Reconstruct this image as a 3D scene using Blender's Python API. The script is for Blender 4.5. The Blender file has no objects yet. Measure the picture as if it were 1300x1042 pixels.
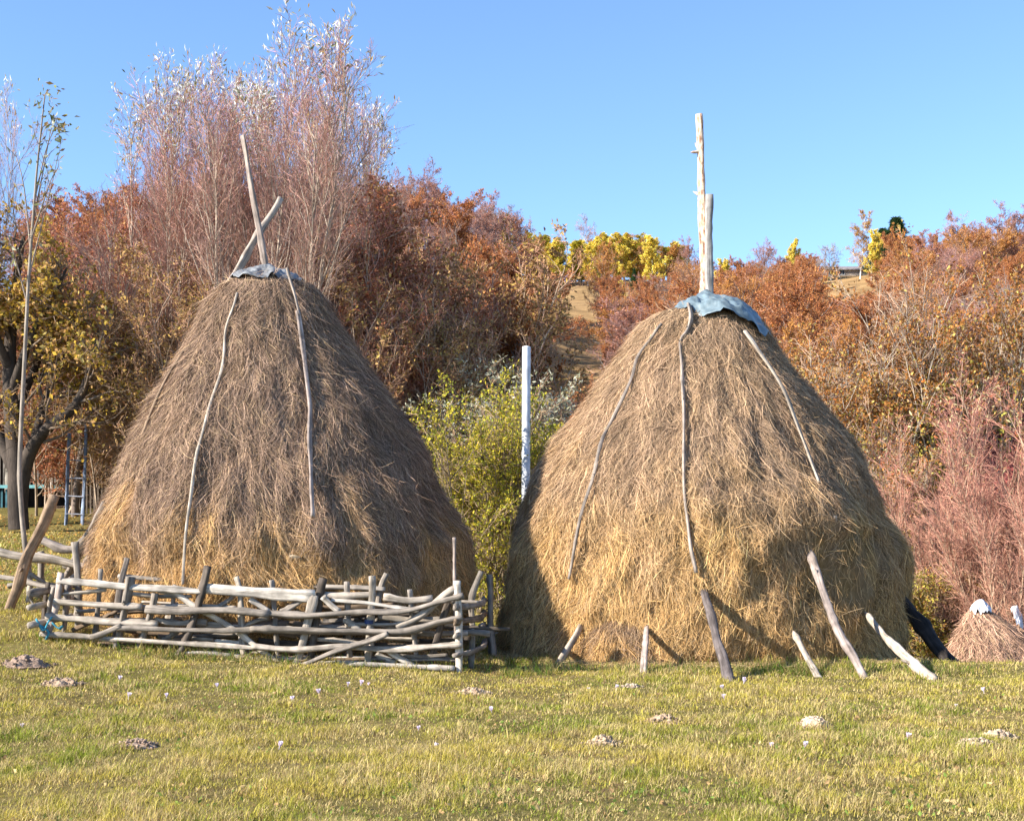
import bpy, math, random
import numpy as np
def bstack(L, ax=-1):
    return np.stack(np.broadcast_arrays(*L), ax)
from mathutils import Vector

F = 1786.0; HZ = 690.0; CAMH = 1.6
SUN_AZ = 68.0      # degrees to the left of the direction towards the camera
SUN_EL = 29.0
scn = bpy.context.scene
C = scn.collection
RNG = np.random.default_rng(7)

# ------------------------------------------------------------------ helpers
def W(px, py, Y):
    return np.array([(px - 650.0) / F * Y, Y, CAMH + (HZ - py) / F * Y])

def sstep(a, b, x):
    t = np.clip((np.asarray(x, float) - a) / (b - a), 0, 1)
    return t * t * (3 - 2 * t)

def _hash(ix, iy, iz, seed):
    h = (ix * 374761393 + iy * 668265263 + iz * 2147483647 + seed * 1274126177) & 0xFFFFFFFF
    h = ((h ^ (h >> 13)) * 1274126177) & 0xFFFFFFFF
    h = (h ^ (h >> 16)) & 0xFFFFFFFF
    return h / 4294967295.0

def vnoise(p, seed=0):
    p = np.asarray(p, float)
    i = np.floor(p).astype(np.int64); f = p - i; f = f * f * (3 - 2 * f)
    out = 0
    for dx in (0, 1):
        for dy in (0, 1):
            for dz in (0, 1):
                w = (f[..., 0] if dx else 1 - f[..., 0]) * (f[..., 1] if dy else 1 - f[..., 1]) * (f[..., 2] if dz else 1 - f[..., 2])
                out = out + w * _hash(i[..., 0] + dx, i[..., 1] + dy, i[..., 2] + dz, seed)
    return out

def fbm(p, oct=4, seed=0):
    p = np.asarray(p, float); a = 0.5; s = 0; n = 0
    for o in range(oct):
        s = s + a * vnoise(p, seed + o * 17); n += a; a *= 0.5; p = p * 2.03 + 11.3
    return s / n

def norm(v):
    return v / np.maximum(np.linalg.norm(v, axis=-1, keepdims=True), 1e-9)

# ------------------------------------------------------------------ ground shape
def ground(x, y):
    x = np.asarray(x, float); y = np.asarray(y, float)
    z = 0.31 * np.clip(-x / 6.0, 0, 1.5) ** 1.3 * sstep(11, 17, y) * (1 - .4 * sstep(-7, -9, x))
    z = z + 1.75 * sstep(-2.0, -6.5, x) * np.clip((y - 17) / 15, 0, 1.25)
    z = z + 0.75 * sstep(20, 32, y) * sstep(-6.5, -2, x) * sstep(4, 1, x)
    z = z - 1.15 * sstep(18.6, 24.5, y) * sstep(2.2, 4.5, x) * (1 - sstep(34, 50, y))
    # main hill with its ridge about 250 m away
    t = np.clip((y - 42) / 208.0, 0, 1.0)
    top = 49 + 5 * sstep(50, 95, x) - 2 * sstep(0, -60, x)
    hill = top * (t ** 1.04)
    hill = hill * (1 - 0.35 * sstep(262, 420, y))
    # nearer wooded spur on the left
    spur = 4.8 * sstep(7, -5, x) * np.exp(-((y - 138) / 42.0) ** 2) - 5.0 * sstep(-28, -62, x) * sstep(60, 120, y)
    z = z + hill + spur
    big = fbm(bstack([x / 22, y / 22, 0 * x], -1), 3, 5) - 0.5
    z = z + big * 4.5 * sstep(55, 120, y)
    small = fbm(bstack([x / 1.4, y / 1.4, 0 * x + 3], -1), 3, 9) - 0.5
    z = z + small * 0.06
    return z

def gz(x, y):
    return float(ground(np.array([x]), np.array([y]))[0])

# ------------------------------------------------------------------ mesh building
class MB:
    def __init__(self):
        self.v = []; self.q = []; self.c = []; self.u = []; self.m = []; self.n = 0
    def add(self, v, q, c, u=None, m=0):
        v = np.asarray(v, np.float32).reshape(-1, 3); q = np.asarray(q, np.int64).reshape(-1, 4)
        c = .94 * np.clip(np.asarray(c, np.float32), 0, 1) ** 1.13
        if c.ndim == 1: c = np.broadcast_to(c, (len(v), 3))
        if u is None: u = v
        self.v.append(v); self.q.append(q + self.n); self.c.append(c); self.u.append(np.asarray(u, np.float32))
        self.m.append(np.full(len(q), m, np.int32)); self.n += len(v)
    def mesh(self, name, mats, smooth=True):
        v = np.concatenate(self.v); q = np.concatenate(self.q); c = np.concatenate(self.c); u = np.concatenate(self.u)
        m = np.concatenate(self.m)
        me = bpy.data.meshes.new(name)
        me.vertices.add(len(v)); me.vertices.foreach_set('co', v.ravel())
        me.loops.add(q.size); me.loops.foreach_set('vertex_index', q.ravel().astype(np.int32))
        me.polygons.add(len(q)); me.polygons.foreach_set('loop_start', np.arange(0, q.size, 4, dtype=np.int32))
        me.polygons.foreach_set('material_index', m)
        me.polygons.foreach_set('use_smooth', np.full(len(q), smooth))
        a = me.attributes.new('Col', 'FLOAT_COLOR', 'POINT')
        a.data.foreach_set('color', np.concatenate([c, np.ones((len(c), 1), np.float32)], 1).ravel())
        b = me.attributes.new('Grain', 'FLOAT_VECTOR', 'POINT'); b.data.foreach_set('vector', u.ravel())
        for mt in (mats if isinstance(mats, (list, tuple)) else [mats]): me.materials.append(mt)
        me.update(calc_edges=True)
        return me

def link(name, me, parent=None, loc=None):
    o = bpy.data.objects.new(name, me); C.objects.link(o)
    if parent is not None: o.parent = parent
    if loc is not None: o.location = loc
    return o

def tag(o, label=None, cat=None, group=None, kind=None):
    if label: o['label'] = label
    if cat: o['category'] = cat
    if group: o['group'] = group
    if kind: o['kind'] = kind
    return o

def empty(name, loc, label, cat, group=None):
    o = bpy.data.objects.new(name, None); C.objects.link(o); o.location = loc
    o.empty_display_size = 0.2
    return tag(o, label, cat, group)

def tubes(mb, pts, rad, sides, col, jit=0.0, rng=RNG, cap=False):
    """pts (N,K,3) rad (N,K) col (N,3) or (3,)"""
    N, K, _ = pts.shape
    t = np.empty_like(pts)
    t[:, 1:-1] = pts[:, 2:] - pts[:, :-2]; t[:, 0] = pts[:, 1] - pts[:, 0]; t[:, -1] = pts[:, -1] - pts[:, -2]
    t = norm(t)
    mean = norm(pts[:, -1] - pts[:, 0])
    ref = np.where(np.abs(mean[:, 2:3]) > 0.8, np.array([[1.0, 0.15, 0]]), np.array([[0, 0, 1.0]]))[:, None, :]
    a = norm(np.cross(t, np.broadcast_to(ref, t.shape))); b = np.cross(t, a)
    ang = np.arange(sides) / sides * 2 * math.pi
    ca = np.cos(ang); sa = np.sin(ang)
    r = rad[:, :, None, None]
    v = pts[:, :, None, :] + r * (a[:, :, None, :] * ca[None, None, :, None] + b[:, :, None, :] * sa[None, None, :, None])
    base = (np.arange(N) * K * sides)[:, None, None] + (np.arange(K - 1) * sides)[None, :, None]
    s = np.arange(sides)[None, None, :]; s2 = (s + 1) % sides
    q = np.stack(np.broadcast_arrays(base + s, base + s2, base + sides + s2, base + sides + s), -1).reshape(-1, 4)
    col = np.asarray(col, float)
    if col.ndim == 1: col = np.broadcast_to(col, (N, 3))
    if jit: col = col * (1 + jit * (rng.random((N, 1)) - 0.5) * 2)
    c = np.broadcast_to(col[:, None, None, :], v.shape).reshape(-1, 3)
    mb.add(v.reshape(-1, 3), q, c)

def leaves(mb, pos, size, pal, rng, aspect=0.5, up=0.3, shade=0.35, m=0, dirs=None):
    """leaf quads (folded rhombus) at pos, palette pal = [(weight, rgb), ...]"""
    n = len(pos)
    if n == 0: return
    d = rng.normal(size=(n, 3)); d[:, 2] += up
    if dirs is not None: d = d * 0.6 + dirs * 1.2
    d = norm(d); s = norm(np.cross(d, rng.normal(size=(n, 3))))
    sz = size * (0.6 + 0.8 * rng.random((n, 1)))
    nn = np.cross(d, s)
    p0 = pos; p1 = pos + d * sz * 0.5 + s * sz * aspect * 0.5 + nn * sz * 0.08
    p2 = pos + d * sz; p3 = pos + d * sz * 0.5 - s * sz * aspect * 0.5 + nn * sz * 0.08
    v = np.stack([p0, p1, p2, p3], 1).reshape(-1, 3)
    q = np.arange(4 * n).reshape(-1, 4)
    w = np.array([a for a, _ in pal], float); w /= w.sum()
    cc = np.array([b for _, b in pal], float)[rng.choice(len(pal), n, p=w)]
    cc = cc * (1 + shade * (rng.random((n, 1)) - 0.5) * 2)
    mb.add(v, q, np.repeat(cc, 4, 0), m=m)

def grow(P0, D0, L, r0, r1, K, wob, trop, rng):
    N = len(P0); pts = np.empty((N, K + 1, 3)); pts[:, 0] = P0; d = norm(D0.copy())
    st = (L / K)[:, None]
    trop = np.asarray(trop, float)
    for k in range(K):
        d = norm(d + rng.normal(size=(N, 3)) * wob + trop)
        pts[:, k + 1] = pts[:, k] + d * st
    f = np.linspace(0, 1, K + 1)[None]
    return pts, r0[:, None] * (1 - f) + r1[:, None] * f

def spawn(pts, rad, M, t0, t1, ang, lr, rng, rr=0.6, lmin=0.0, taper=0.5):
    N, K1, _ = pts.shape; K = K1 - 1
    t = t0 + (t1 - t0) * (np.arange(M)[None] + rng.random((N, M))) / M
    i = np.minimum((t * K).astype(int), K - 1); f = (t * K - i)[..., None]
    ar = np.arange(N)[:, None]
    p = pts[ar, i] * (1 - f) + pts[ar, i + 1] * f
    tan = norm(pts[ar, i + 1] - pts[ar, i])
    perp = norm(np.cross(tan, rng.normal(size=tan.shape)))
    a = np.radians(ang[0] + ang[1] * rng.normal(size=(N, M)))[..., None]
    d = tan * np.cos(a) + perp * np.sin(a)
    plen = np.linalg.norm(np.diff(pts, axis=1), axis=-1).sum(1)[:, None]
    L = np.maximum(plen * lr * (1 - taper * t) * (0.6 + 0.8 * rng.random((N, M))), lmin)
    r = (rad[ar, i] * (1 - f[..., 0]) + rad[ar, i + 1] * f[..., 0]) * rr
    return p.reshape(-1, 3), d.reshape(-1, 3), L.ravel(), r.ravel()

def along(pts, n, t0, t1, rng):
    N, K1, _ = pts.shape; K = K1 - 1
    t = t0 + (t1 - t0) * rng.random((N, n)); i = np.minimum((t * K).astype(int), K - 1); f = (t * K - i)[..., None]
    ar = np.arange(N)[:, None]
    p = pts[ar, i] * (1 - f) + pts[ar, i + 1] * f
    tan = norm(pts[ar, i + 1] - pts[ar, i])
    return p.reshape(-1, 3), tan.reshape(-1, 3)

# ------------------------------------------------------------------ materials
def newmat(name):
    m = bpy.data.materials.new(name); m.use_nodes = True
    nt = m.node_tree; nt.nodes.clear()
    return m, nt, nt.nodes, nt.links

def mat_attr(name, rough=0.9, spec=0.15, transl=0.0, noise=None, bump=0.0, gain=1.0, grain=None):
    m, nt, N, Lk = newmat(name)
    out = N.new('ShaderNodeOutputMaterial'); at = N.new('ShaderNodeAttribute'); at.attribute_name = 'Col'
    col = at.outputs['Color']
    vec = None
    if noise:
        g = N.new('ShaderNodeAttribute'); g.attribute_name = 'Grain'
        mp = N.new('ShaderNodeMapping'); mp.inputs['Scale'].default_value = noise['scale']
        Lk.new(g.outputs['Vector'], mp.inputs['Vector'])
        nz = N.new('ShaderNodeTexNoise'); nz.inputs['Scale'].default_value = 1.0; nz.inputs['Detail'].default_value = 6
        nz.inputs['Roughness'].default_value = 0.7
        Lk.new(mp.outputs[0], nz.inputs['Vector'])
        mr = N.new('ShaderNodeMapRange'); mr.inputs['From Min'].default_value = 0.3; mr.inputs['From Max'].default_value = 0.7
        mr.inputs['To Min'].default_value = noise['lo']; mr.inputs['To Max'].default_value = noise['hi']
        Lk.new(nz.outputs['Fac'], mr.inputs['Value'])
        mx = N.new('ShaderNodeMix'); mx.data_type = 'RGBA'; mx.blend_type = 'MULTIPLY'; mx.inputs['Factor'].default_value = 1
        Lk.new(col, mx.inputs[6]); Lk.new(mr.outputs[0], mx.inputs[7]); col = mx.outputs[2]
        # larger stains
        nz2 = N.new('ShaderNodeTexNoise'); nz2.inputs['Scale'].default_value = noise.get('big', 3.0); nz2.inputs['Detail'].default_value = 3
        Lk.new(g.outputs['Vector'], nz2.inputs['Vector'])
        mr2 = N.new('ShaderNodeMapRange'); mr2.inputs['From Min'].default_value = 0.35; mr2.inputs['From Max'].default_value = 0.65
        mr2.inputs['To Min'].default_value = 0.7; mr2.inputs['To Max'].default_value = 1.15
        Lk.new(nz2.outputs['Fac'], mr2.inputs['Value'])
        mx2 = N.new('ShaderNodeMix'); mx2.data_type = 'RGBA'; mx2.blend_type = 'MULTIPLY'; mx2.inputs['Factor'].default_value = 1
        Lk.new(col, mx2.inputs[6]); Lk.new(mr2.outputs[0], mx2.inputs[7]); col = mx2.outputs[2]
        if bump:
            bp = N.new('ShaderNodeBump'); bp.inputs['Strength'].default_value = bump; bp.inputs['Distance'].default_value = 0.01
            Lk.new(nz.outputs['Fac'], bp.inputs['Height']); vec = bp.outputs[0]
    if transl > 0:
        d = N.new('ShaderNodeBsdfDiffuse'); t = N.new('ShaderNodeBsdfTranslucent'); mix = N.new('ShaderNodeMixShader')
        mix.inputs[0].default_value = transl
        Lk.new(col, d.inputs['Color']); Lk.new(col, t.inputs['Color']); Lk.new(d.outputs[0], mix.inputs[1]); Lk.new(t.outputs[0], mix.inputs[2])
        Lk.new(mix.outputs[0], out.inputs[0])
    else:
        p = N.new('ShaderNodeBsdfPrincipled'); p.inputs['Roughness'].default_value = rough
        p.inputs['Specular IOR Level'].default_value = spec
        Lk.new(col, p.inputs['Base Color'])
        if vec: Lk.new(vec, p.inputs['Normal'])
        Lk.new(p.outputs[0], out.inputs[0])
    return m

M_leaf = mat_attr('leaf', transl=0.3)
M_grass = mat_attr('grass_blade', transl=0.35)
M_twig = mat_attr('twig', rough=0.8, spec=0.2)
M_bark = mat_attr('bark', noise=dict(scale=(25, 25, 6), lo=0.55, hi=1.3, big=2), bump=0.6)
M_wood = mat_attr('weathered_wood', rough=0.9, noise=dict(scale=(26, 26, 1.8), lo=0.28, hi=1.4, big=7), bump=1.0)
M_hay = mat_attr('hay', transl=0.08)
M_haybody = mat_attr('hay_body', noise=dict(scale=(30, 30, 8), lo=0.5, hi=1.2, big=2), bump=1.0)
M_soil = mat_attr('soil', noise=dict(scale=(60, 60, 60), lo=0.6, hi=1.2, big=20), bump=1.0)
M_paint = mat_attr('old_paint', rough=0.55, spec=0.3, noise=dict(scale=(30, 30, 6), lo=0.8, hi=1.08, big=4), bump=0.1)
M_tarp = mat_attr('tarpaulin', rough=0.42, spec=0.4, noise=dict(scale=(14, 14, 14), lo=0.8, hi=1.1, big=6), bump=0.2)

def ground_material():
    m, nt, N, Lk = newmat('meadow_ground')
    out = N.new('ShaderNodeOutputMaterial'); at = N.new('ShaderNodeAttribute'); at.attribute_name = 'Col'
    g = N.new('ShaderNodeAttribute'); g.attribute_name = 'Grain'
    nz = N.new('ShaderNodeTexNoise'); nz.inputs['Scale'].default_value = 9; nz.inputs['Detail'].default_value = 8; nz.inputs['Roughness'].default_value = 0.75
    Lk.new(g.outputs['Vector'], nz.inputs['Vector'])
    mr = N.new('ShaderNodeMapRange'); mr.inputs['From Min'].default_value = .3; mr.inputs['From Max'].default_value = .7
    mr.inputs['To Min'].default_value = .45; mr.inputs['To Max'].default_value = 1.4
    Lk.new(nz.outputs['Fac'], mr.inputs['Value'])
    mx = N.new('ShaderNodeMix'); mx.data_type = 'RGBA'; mx.blend_type = 'MULTIPLY'; mx.inputs['Factor'].default_value = 1
    Lk.new(at.outputs['Color'], mx.inputs[6]); Lk.new(mr.outputs[0], mx.inputs[7])
    nz3 = N.new('ShaderNodeTexNoise'); nz3.inputs['Scale'].default_value = 0.35; nz3.inputs['Detail'].default_value = 6
    Lk.new(g.outputs['Vector'], nz3.inputs['Vector'])
    mr3 = N.new('ShaderNodeMapRange'); mr3.inputs['From Min'].default_value = .35; mr3.inputs['From Max'].default_value = .65
    mr3.inputs['To Min'].default_value = .75; mr3.inputs['To Max'].default_value = 1.25
    Lk.new(nz3.outputs['Fac'], mr3.inputs['Value'])
    mx3 = N.new('ShaderNodeMix'); mx3.data_type = 'RGBA'; mx3.blend_type = 'MULTIPLY'; mx3.inputs['Factor'].default_value = 1
    Lk.new(mx.outputs[2], mx3.inputs[6]); Lk.new(mr3.outputs[0], mx3.inputs[7])
    bp = N.new('ShaderNodeBump'); bp.inputs['Strength'].default_value = 0.8; bp.inputs['Distance'].default_value = 0.04
    Lk.new(nz.outputs['Fac'], bp.inputs['Height'])
    p = N.new('ShaderNodeBsdfPrincipled'); p.inputs['Roughness'].default_value = 1; p.inputs['Specular IOR Level'].default_value = 0.05
    Lk.new(mx3.outputs[2], p.inputs['Base Color']); Lk.new(bp.outputs[0], p.inputs['Normal']); Lk.new(p.outputs[0], out.inputs[0])
    return m
M_ground = ground_material()

# ------------------------------------------------------------------ ground sheet
def build_ground():
    def axis(parts):
        a = []
        for lo, hi, n in parts: a += list(np.linspace(lo, hi, n, endpoint=False))
        return np.array(a + [parts[-1][1]])
    xs = axis([(-900, -140, 16), (-140, -16, 60), (-16, 16, 200), (16, 150, 60), (150, 900, 16)])
    ys = axis([(-60, 4, 16), (4, 30, 180), (30, 60, 60), (60, 290, 120), (290, 900, 20)])
    X, Y = np.meshgrid(xs, ys); Z = ground(X, Y)
    far = 1 - 0.9 * sstep(300, 800, Y)
    V = np.stack([X, Y, Z], -1).reshape(-1, 3)
    nx = len(xs); ny = len(ys)
    i = np.arange(nx - 1)[None] + (np.arange(ny - 1) * nx)[:, None]
    q = np.stack([i, i + 1, i + 1 + nx, i + nx], -1).reshape(-1, 4)
    n = fbm(V * np.array([.9, .9, 0]), 4, 31)[:, None]
    grass = np.array([.15, .14, .045]) * (1 - n) + np.array([.28, .21, .09]) * n
    wood = np.array([.16, .09, .045])
    clear = np.array([.36, .24, .12]) * (0.8 + 0.5 * n)
    t = sstep(38, 60, V[:, 1])[:, None]
    xx = V[:, 0]; yy = V[:, 1]; pxl = xx / np.maximum(yy, 1) * F + 650
    cl = (sstep(-3, 1, xx) * sstep(80, 100, yy))[:, None]
    hillc = wood * (1 - cl) + clear * cl
    c = grass * (1 - t) + hillc * t
    mb = MB(); mb.add(V, q, c); o = link('ground', mb.mesh('ground', M_ground)); tag(o, kind='structure')
build_ground()

# ------------------------------------------------------------------ poles
def catmull(P, n):
    P = np.asarray(P, float)
    if len(P) == 2: return P[0] + (P[1] - P[0]) * np.linspace(0, 1, n)[:, None]
    seg = np.linalg.norm(np.diff(P, axis=0), axis=1); s = np.concatenate([[0], np.cumsum(seg)])
    u = np.linspace(0, s[-1], n); i = np.clip(np.searchsorted(s, u, side='right') - 1, 0, len(P) - 2)
    t = ((u - s[i]) / seg[i])[:, None]
    Q = np.concatenate([[2 * P[0] - P[1]], P, [2 * P[-1] - P[-2]]]); a = Q[i]; b = Q[i + 1]; c = Q[i + 2]; d = Q[i + 3]
    return 0.5 * ((2 * b) + (c - a) * t + (2 * a - 5 * b + 4 * c - d) * t ** 2 + (3 * b - a - 3 * c + d) * t ** 3)

GREY = (.40, .34, .29); LIGHT = (.49, .42, .345); DARK = (.19, .155, .13); BROWN = (.36, .26, .18); PINK = (.41, .34, .30)
_seed = [100]
def pole_mesh(P, r, col=GREY, flat=1.0, bend=0.4, sides=12, name='pole', stubs=None, taper=1.0, mat=None, point=False, mb=None):
    """a weathered pole along P (world points), radius r metres; irregular, knotted, with closed sawn ends"""
    _seed[0] += 1; rng = np.random.default_rng(_seed[0])
    P = np.asarray(P, float); L = np.linalg.norm(np.diff(P, axis=0), axis=1).sum()
    n = int(max(8, min(60, L / max(r * 1.6, 0.03))))
    pts = catmull(P, n); u = np.linspace(0, 1, n)
    off = rng.normal(size=3)
    wv = bstack([vnoise(bstack([u * L * 1.6 + 7 * k + off[0] * 9, u * 0, u * 0], -1), 3 + k) - .5 for k in range(3)], -1)
    env = np.sin(np.pi * u)[:, None] ** .5
    pts = pts + wv * r * 2.4 * bend * env
    rad = r * (1 + (taper - 1) * u) * (0.88 + 0.24 * vnoise(bstack([u * L * 4 + off[1] * 9, u * 0, u * 0], -1), 8))
    knots = rng.random(max(1, int(L * 1.6)))
    for k in knots: rad = rad * (1 + 0.22 * np.exp(-((u - k) * L / (r * 1.3)) ** 2))
    if point: rad = rad * np.clip((1 - u) * L / (r * 7) + 0.25, 0, 1)
    t = np.gradient(pts, axis=0); t = norm(t)
    ref = np.array([0, 1.0, 0]) if abs(norm(P[-1] - P[0])[1]) < .9 else np.array([1.0, 0, 0])
    a = norm(np.cross(t, ref)); b = np.cross(t, a)
    ang = np.arange(sides) / sides * 2 * math.pi
    bumps = 1 + 0.26 * (vnoise(bstack([np.cos(ang)[None] * 1.3 + 0 * u[:, None], np.sin(ang)[None] * 1.3 + 0 * u[:, None], 0 * ang[None] + u[:, None] * L * 2.2 + off[2] * 5], -1), 12) - .5) * 2
    R = rad[:, None] * bumps * (1 + .22 * np.cos(2 * (ang[None] + off[0]) + 1.5 * u[:, None]) * (rng.random() ** .7) + .12 * np.cos(3 * (ang[None] + off[1])))
    # rings: end cap centre, rim, body ..., rim, cap centre
    v = pts[:, None] + a[:, None] * (np.cos(ang)[None, :, None] * R[..., None]) + b[:, None] * (np.sin(ang)[None, :, None] * R[..., None] * flat)
    cap0 = pts[0][None] + (v[0] - pts[0]) * 0.05 - t[0] * r * .1; cap1 = pts[-1][None] + (v[-1] - pts[-1]) * 0.05 + t[-1] * r * .15
    v = np.concatenate([cap0[None], v, cap1[None]]); nn = n + 2
    i = (np.arange(nn - 1) * sides)[:, None]; s = np.arange(sides)[None]; s2 = (s + 1) % sides
    q = np.stack(np.broadcast_arrays(i + s, i + sides + s, i + sides + s2, i + s2), -1).reshape(-1, 4)
    uu = np.concatenate([[0], u, [1]]) * L
    ro = rng.random(3) * 20
    gr = bstack([np.cos(ang)[None] * r + 0 * uu[:, None] + ro[0], np.sin(ang)[None] * r + 0 * uu[:, None] + ro[1], uu[:, None] + 0 * ang[None] + ro[2]], -1)
    c = np.array(col) * (0.85 + 0.3 * rng.random())
    cc = np.broadcast_to(c, (nn, sides, 3)).copy(); cc[0] *= .75; cc[-1] = cc[-1] * np.array([1.1, 1.0, .85])
    own = mb is None
    if own: mb = MB()
    mb.add(v.reshape(-1, 3), q, cc.reshape(-1, 3), gr.reshape(-1, 3))
    if stubs is None: stubs = int(L * 0.7 * rng.random() + .5) if r < .06 else 0
    for _ in range(stubs):
        k = rng.integers(2, n - 2); d = norm(norm(rng.normal(size=3)) + t[k] * .8)
        sp = np.stack([pts[k], pts[k] + d * r * 1.8, pts[k] + d * r * 2.6])[None]
        tubes(mb, sp, np.array([[r * .4, r * .33, r * .05]]), 5, c * .9)
    return mb.mesh(name, mat or M_wood) if own else None

def pole(name, P, r, label=None, cat=None, group=None, parent=None, **k):
    P = np.asarray(P, float)
    me = pole_mesh(P - (0 if parent is not None else P[0]), r, name=name, **k)
    if parent is not None: o = link(name, me, parent); o.matrix_parent_inverse = parent.matrix_world.inverted() if False else o.matrix_parent_inverse
    else: o = link(name, me, None, P[0])
    return tag(o, label, cat, group)

# ------------------------------------------------------------------ hay stacks
class Stack:
    def __init__(self, prof, Yc, ey=1.0, seed=0, lump=0.10):
        self.Yc = Yc; self.ey = ey; self.seed = seed; self.lump = lump
        z = []; cx = []; r = []
        for y, l, rr in prof:
            a = W(l, y, Yc); b = W(rr, y, Yc)
            z.append(a[2]); cx.append((a[0] + b[0]) / 2); r.append((b[0] - a[0]) / 2)
        z = np.array(z)[::-1]; self.z = z; self.cx_ = np.array(cx)[::-1]; self.r_ = np.array(r)[::-1]
        self.zmin = z[0]; self.zmax = z[-1]
    def cx(self, z): return np.interp(z, self.z, self.cx_)
    def R(self, th, z):
        r = np.interp(z, self.z, self.r_)
        p = np.stack([np.cos(th) * 2.1 + 5, np.sin(th) * 2.1 + 5, z * 0.9], -1)
        d = (fbm(p, 3, self.seed) - .5) * 2 * self.lump
        p2 = np.stack([np.cos(th) * 9 + 5, np.sin(th) * 9 + 5, z * 1.3], -1)
        d = d + (fbm(p2, 3, self.seed + 5) - .5) * 0.17
        p3 = np.stack([np.cos(th) * 7 + 3, np.sin(th) * 7 + 3, z * 2.6], -1)
        d = d + (fbm(p3, 2, self.seed + 6) - .5) * 0.10
        f = sstep(0.0, 0.25, (self.zmax - z))
        return r * (1 + d * 0.55 * f) + self.under(th, z)
    def under(self, th, z): return 0 * z
    def P(self, th, z, off=0.0):
        R = self.R(th, z) + off
        return np.stack([self.cx(z) + R * np.cos(th), self.Yc + R * np.sin(th) * self.ey, z], -1)
    def N(self, th, z):
        e = 0.02
        a = self.P(th + e, z) - self.P(th - e, z); b = self.P(th, z + 0.06) - self.P(th, z - 0.06)
        return norm(np.cross(a, b))
    def hit(self, px, py, off=0.0):
        """the point of the camera-facing surface where the line of sight px,py meets it"""
        Y = self.Yc - 1.5
        for _ in range(40):
            p = W(px, py, Y); z = p[2]; x = p[0] - self.cx(z)
            r = float(np.interp(z, self.z, self.r_)); th = math.atan2(-math.sqrt(max(r * r - min(abs(x), r) ** 2, 1e-4)), x)
            rr = float(self.R(np.array([th]), np.array([z]))[0]) + off
            yy = self.Yc - self.ey * math.sqrt(max(rr * rr - x * x, 0.0))
            Y = Y * .5 + yy * .5
        return W(px, py, Y)

def hay_color(st, th, z, rng, gold_z, gold_w, brown, gold, soft=0.25):
    p = np.stack([np.cos(th) * 3, np.sin(th) * 3, z * 1.1], -1)
    n = fbm(p, 4, st.seed + 40) - .5
    n3 = fbm(np.stack([np.cos(th) * 16, np.sin(th) * 16, z * .5], -1), 2, st.seed + 44) - .5
    g = 1 - sstep(gold_z - gold_w, gold_z + gold_w, z + n * 1.8 + n3 * 1.5)
    n2 = fbm(bstack([np.cos(th) * 14, np.sin(th) * 14, z * 2.5], -1), 3, st.seed + 50) - .5
    g = np.clip(g + n2 * 0.9 * (g > 0.02) + np.maximum(n2, 0) * soft * 2, 0, 1)[..., None]
    return np.array(brown) * (1 - g) + np.array(gold) * g

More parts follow.
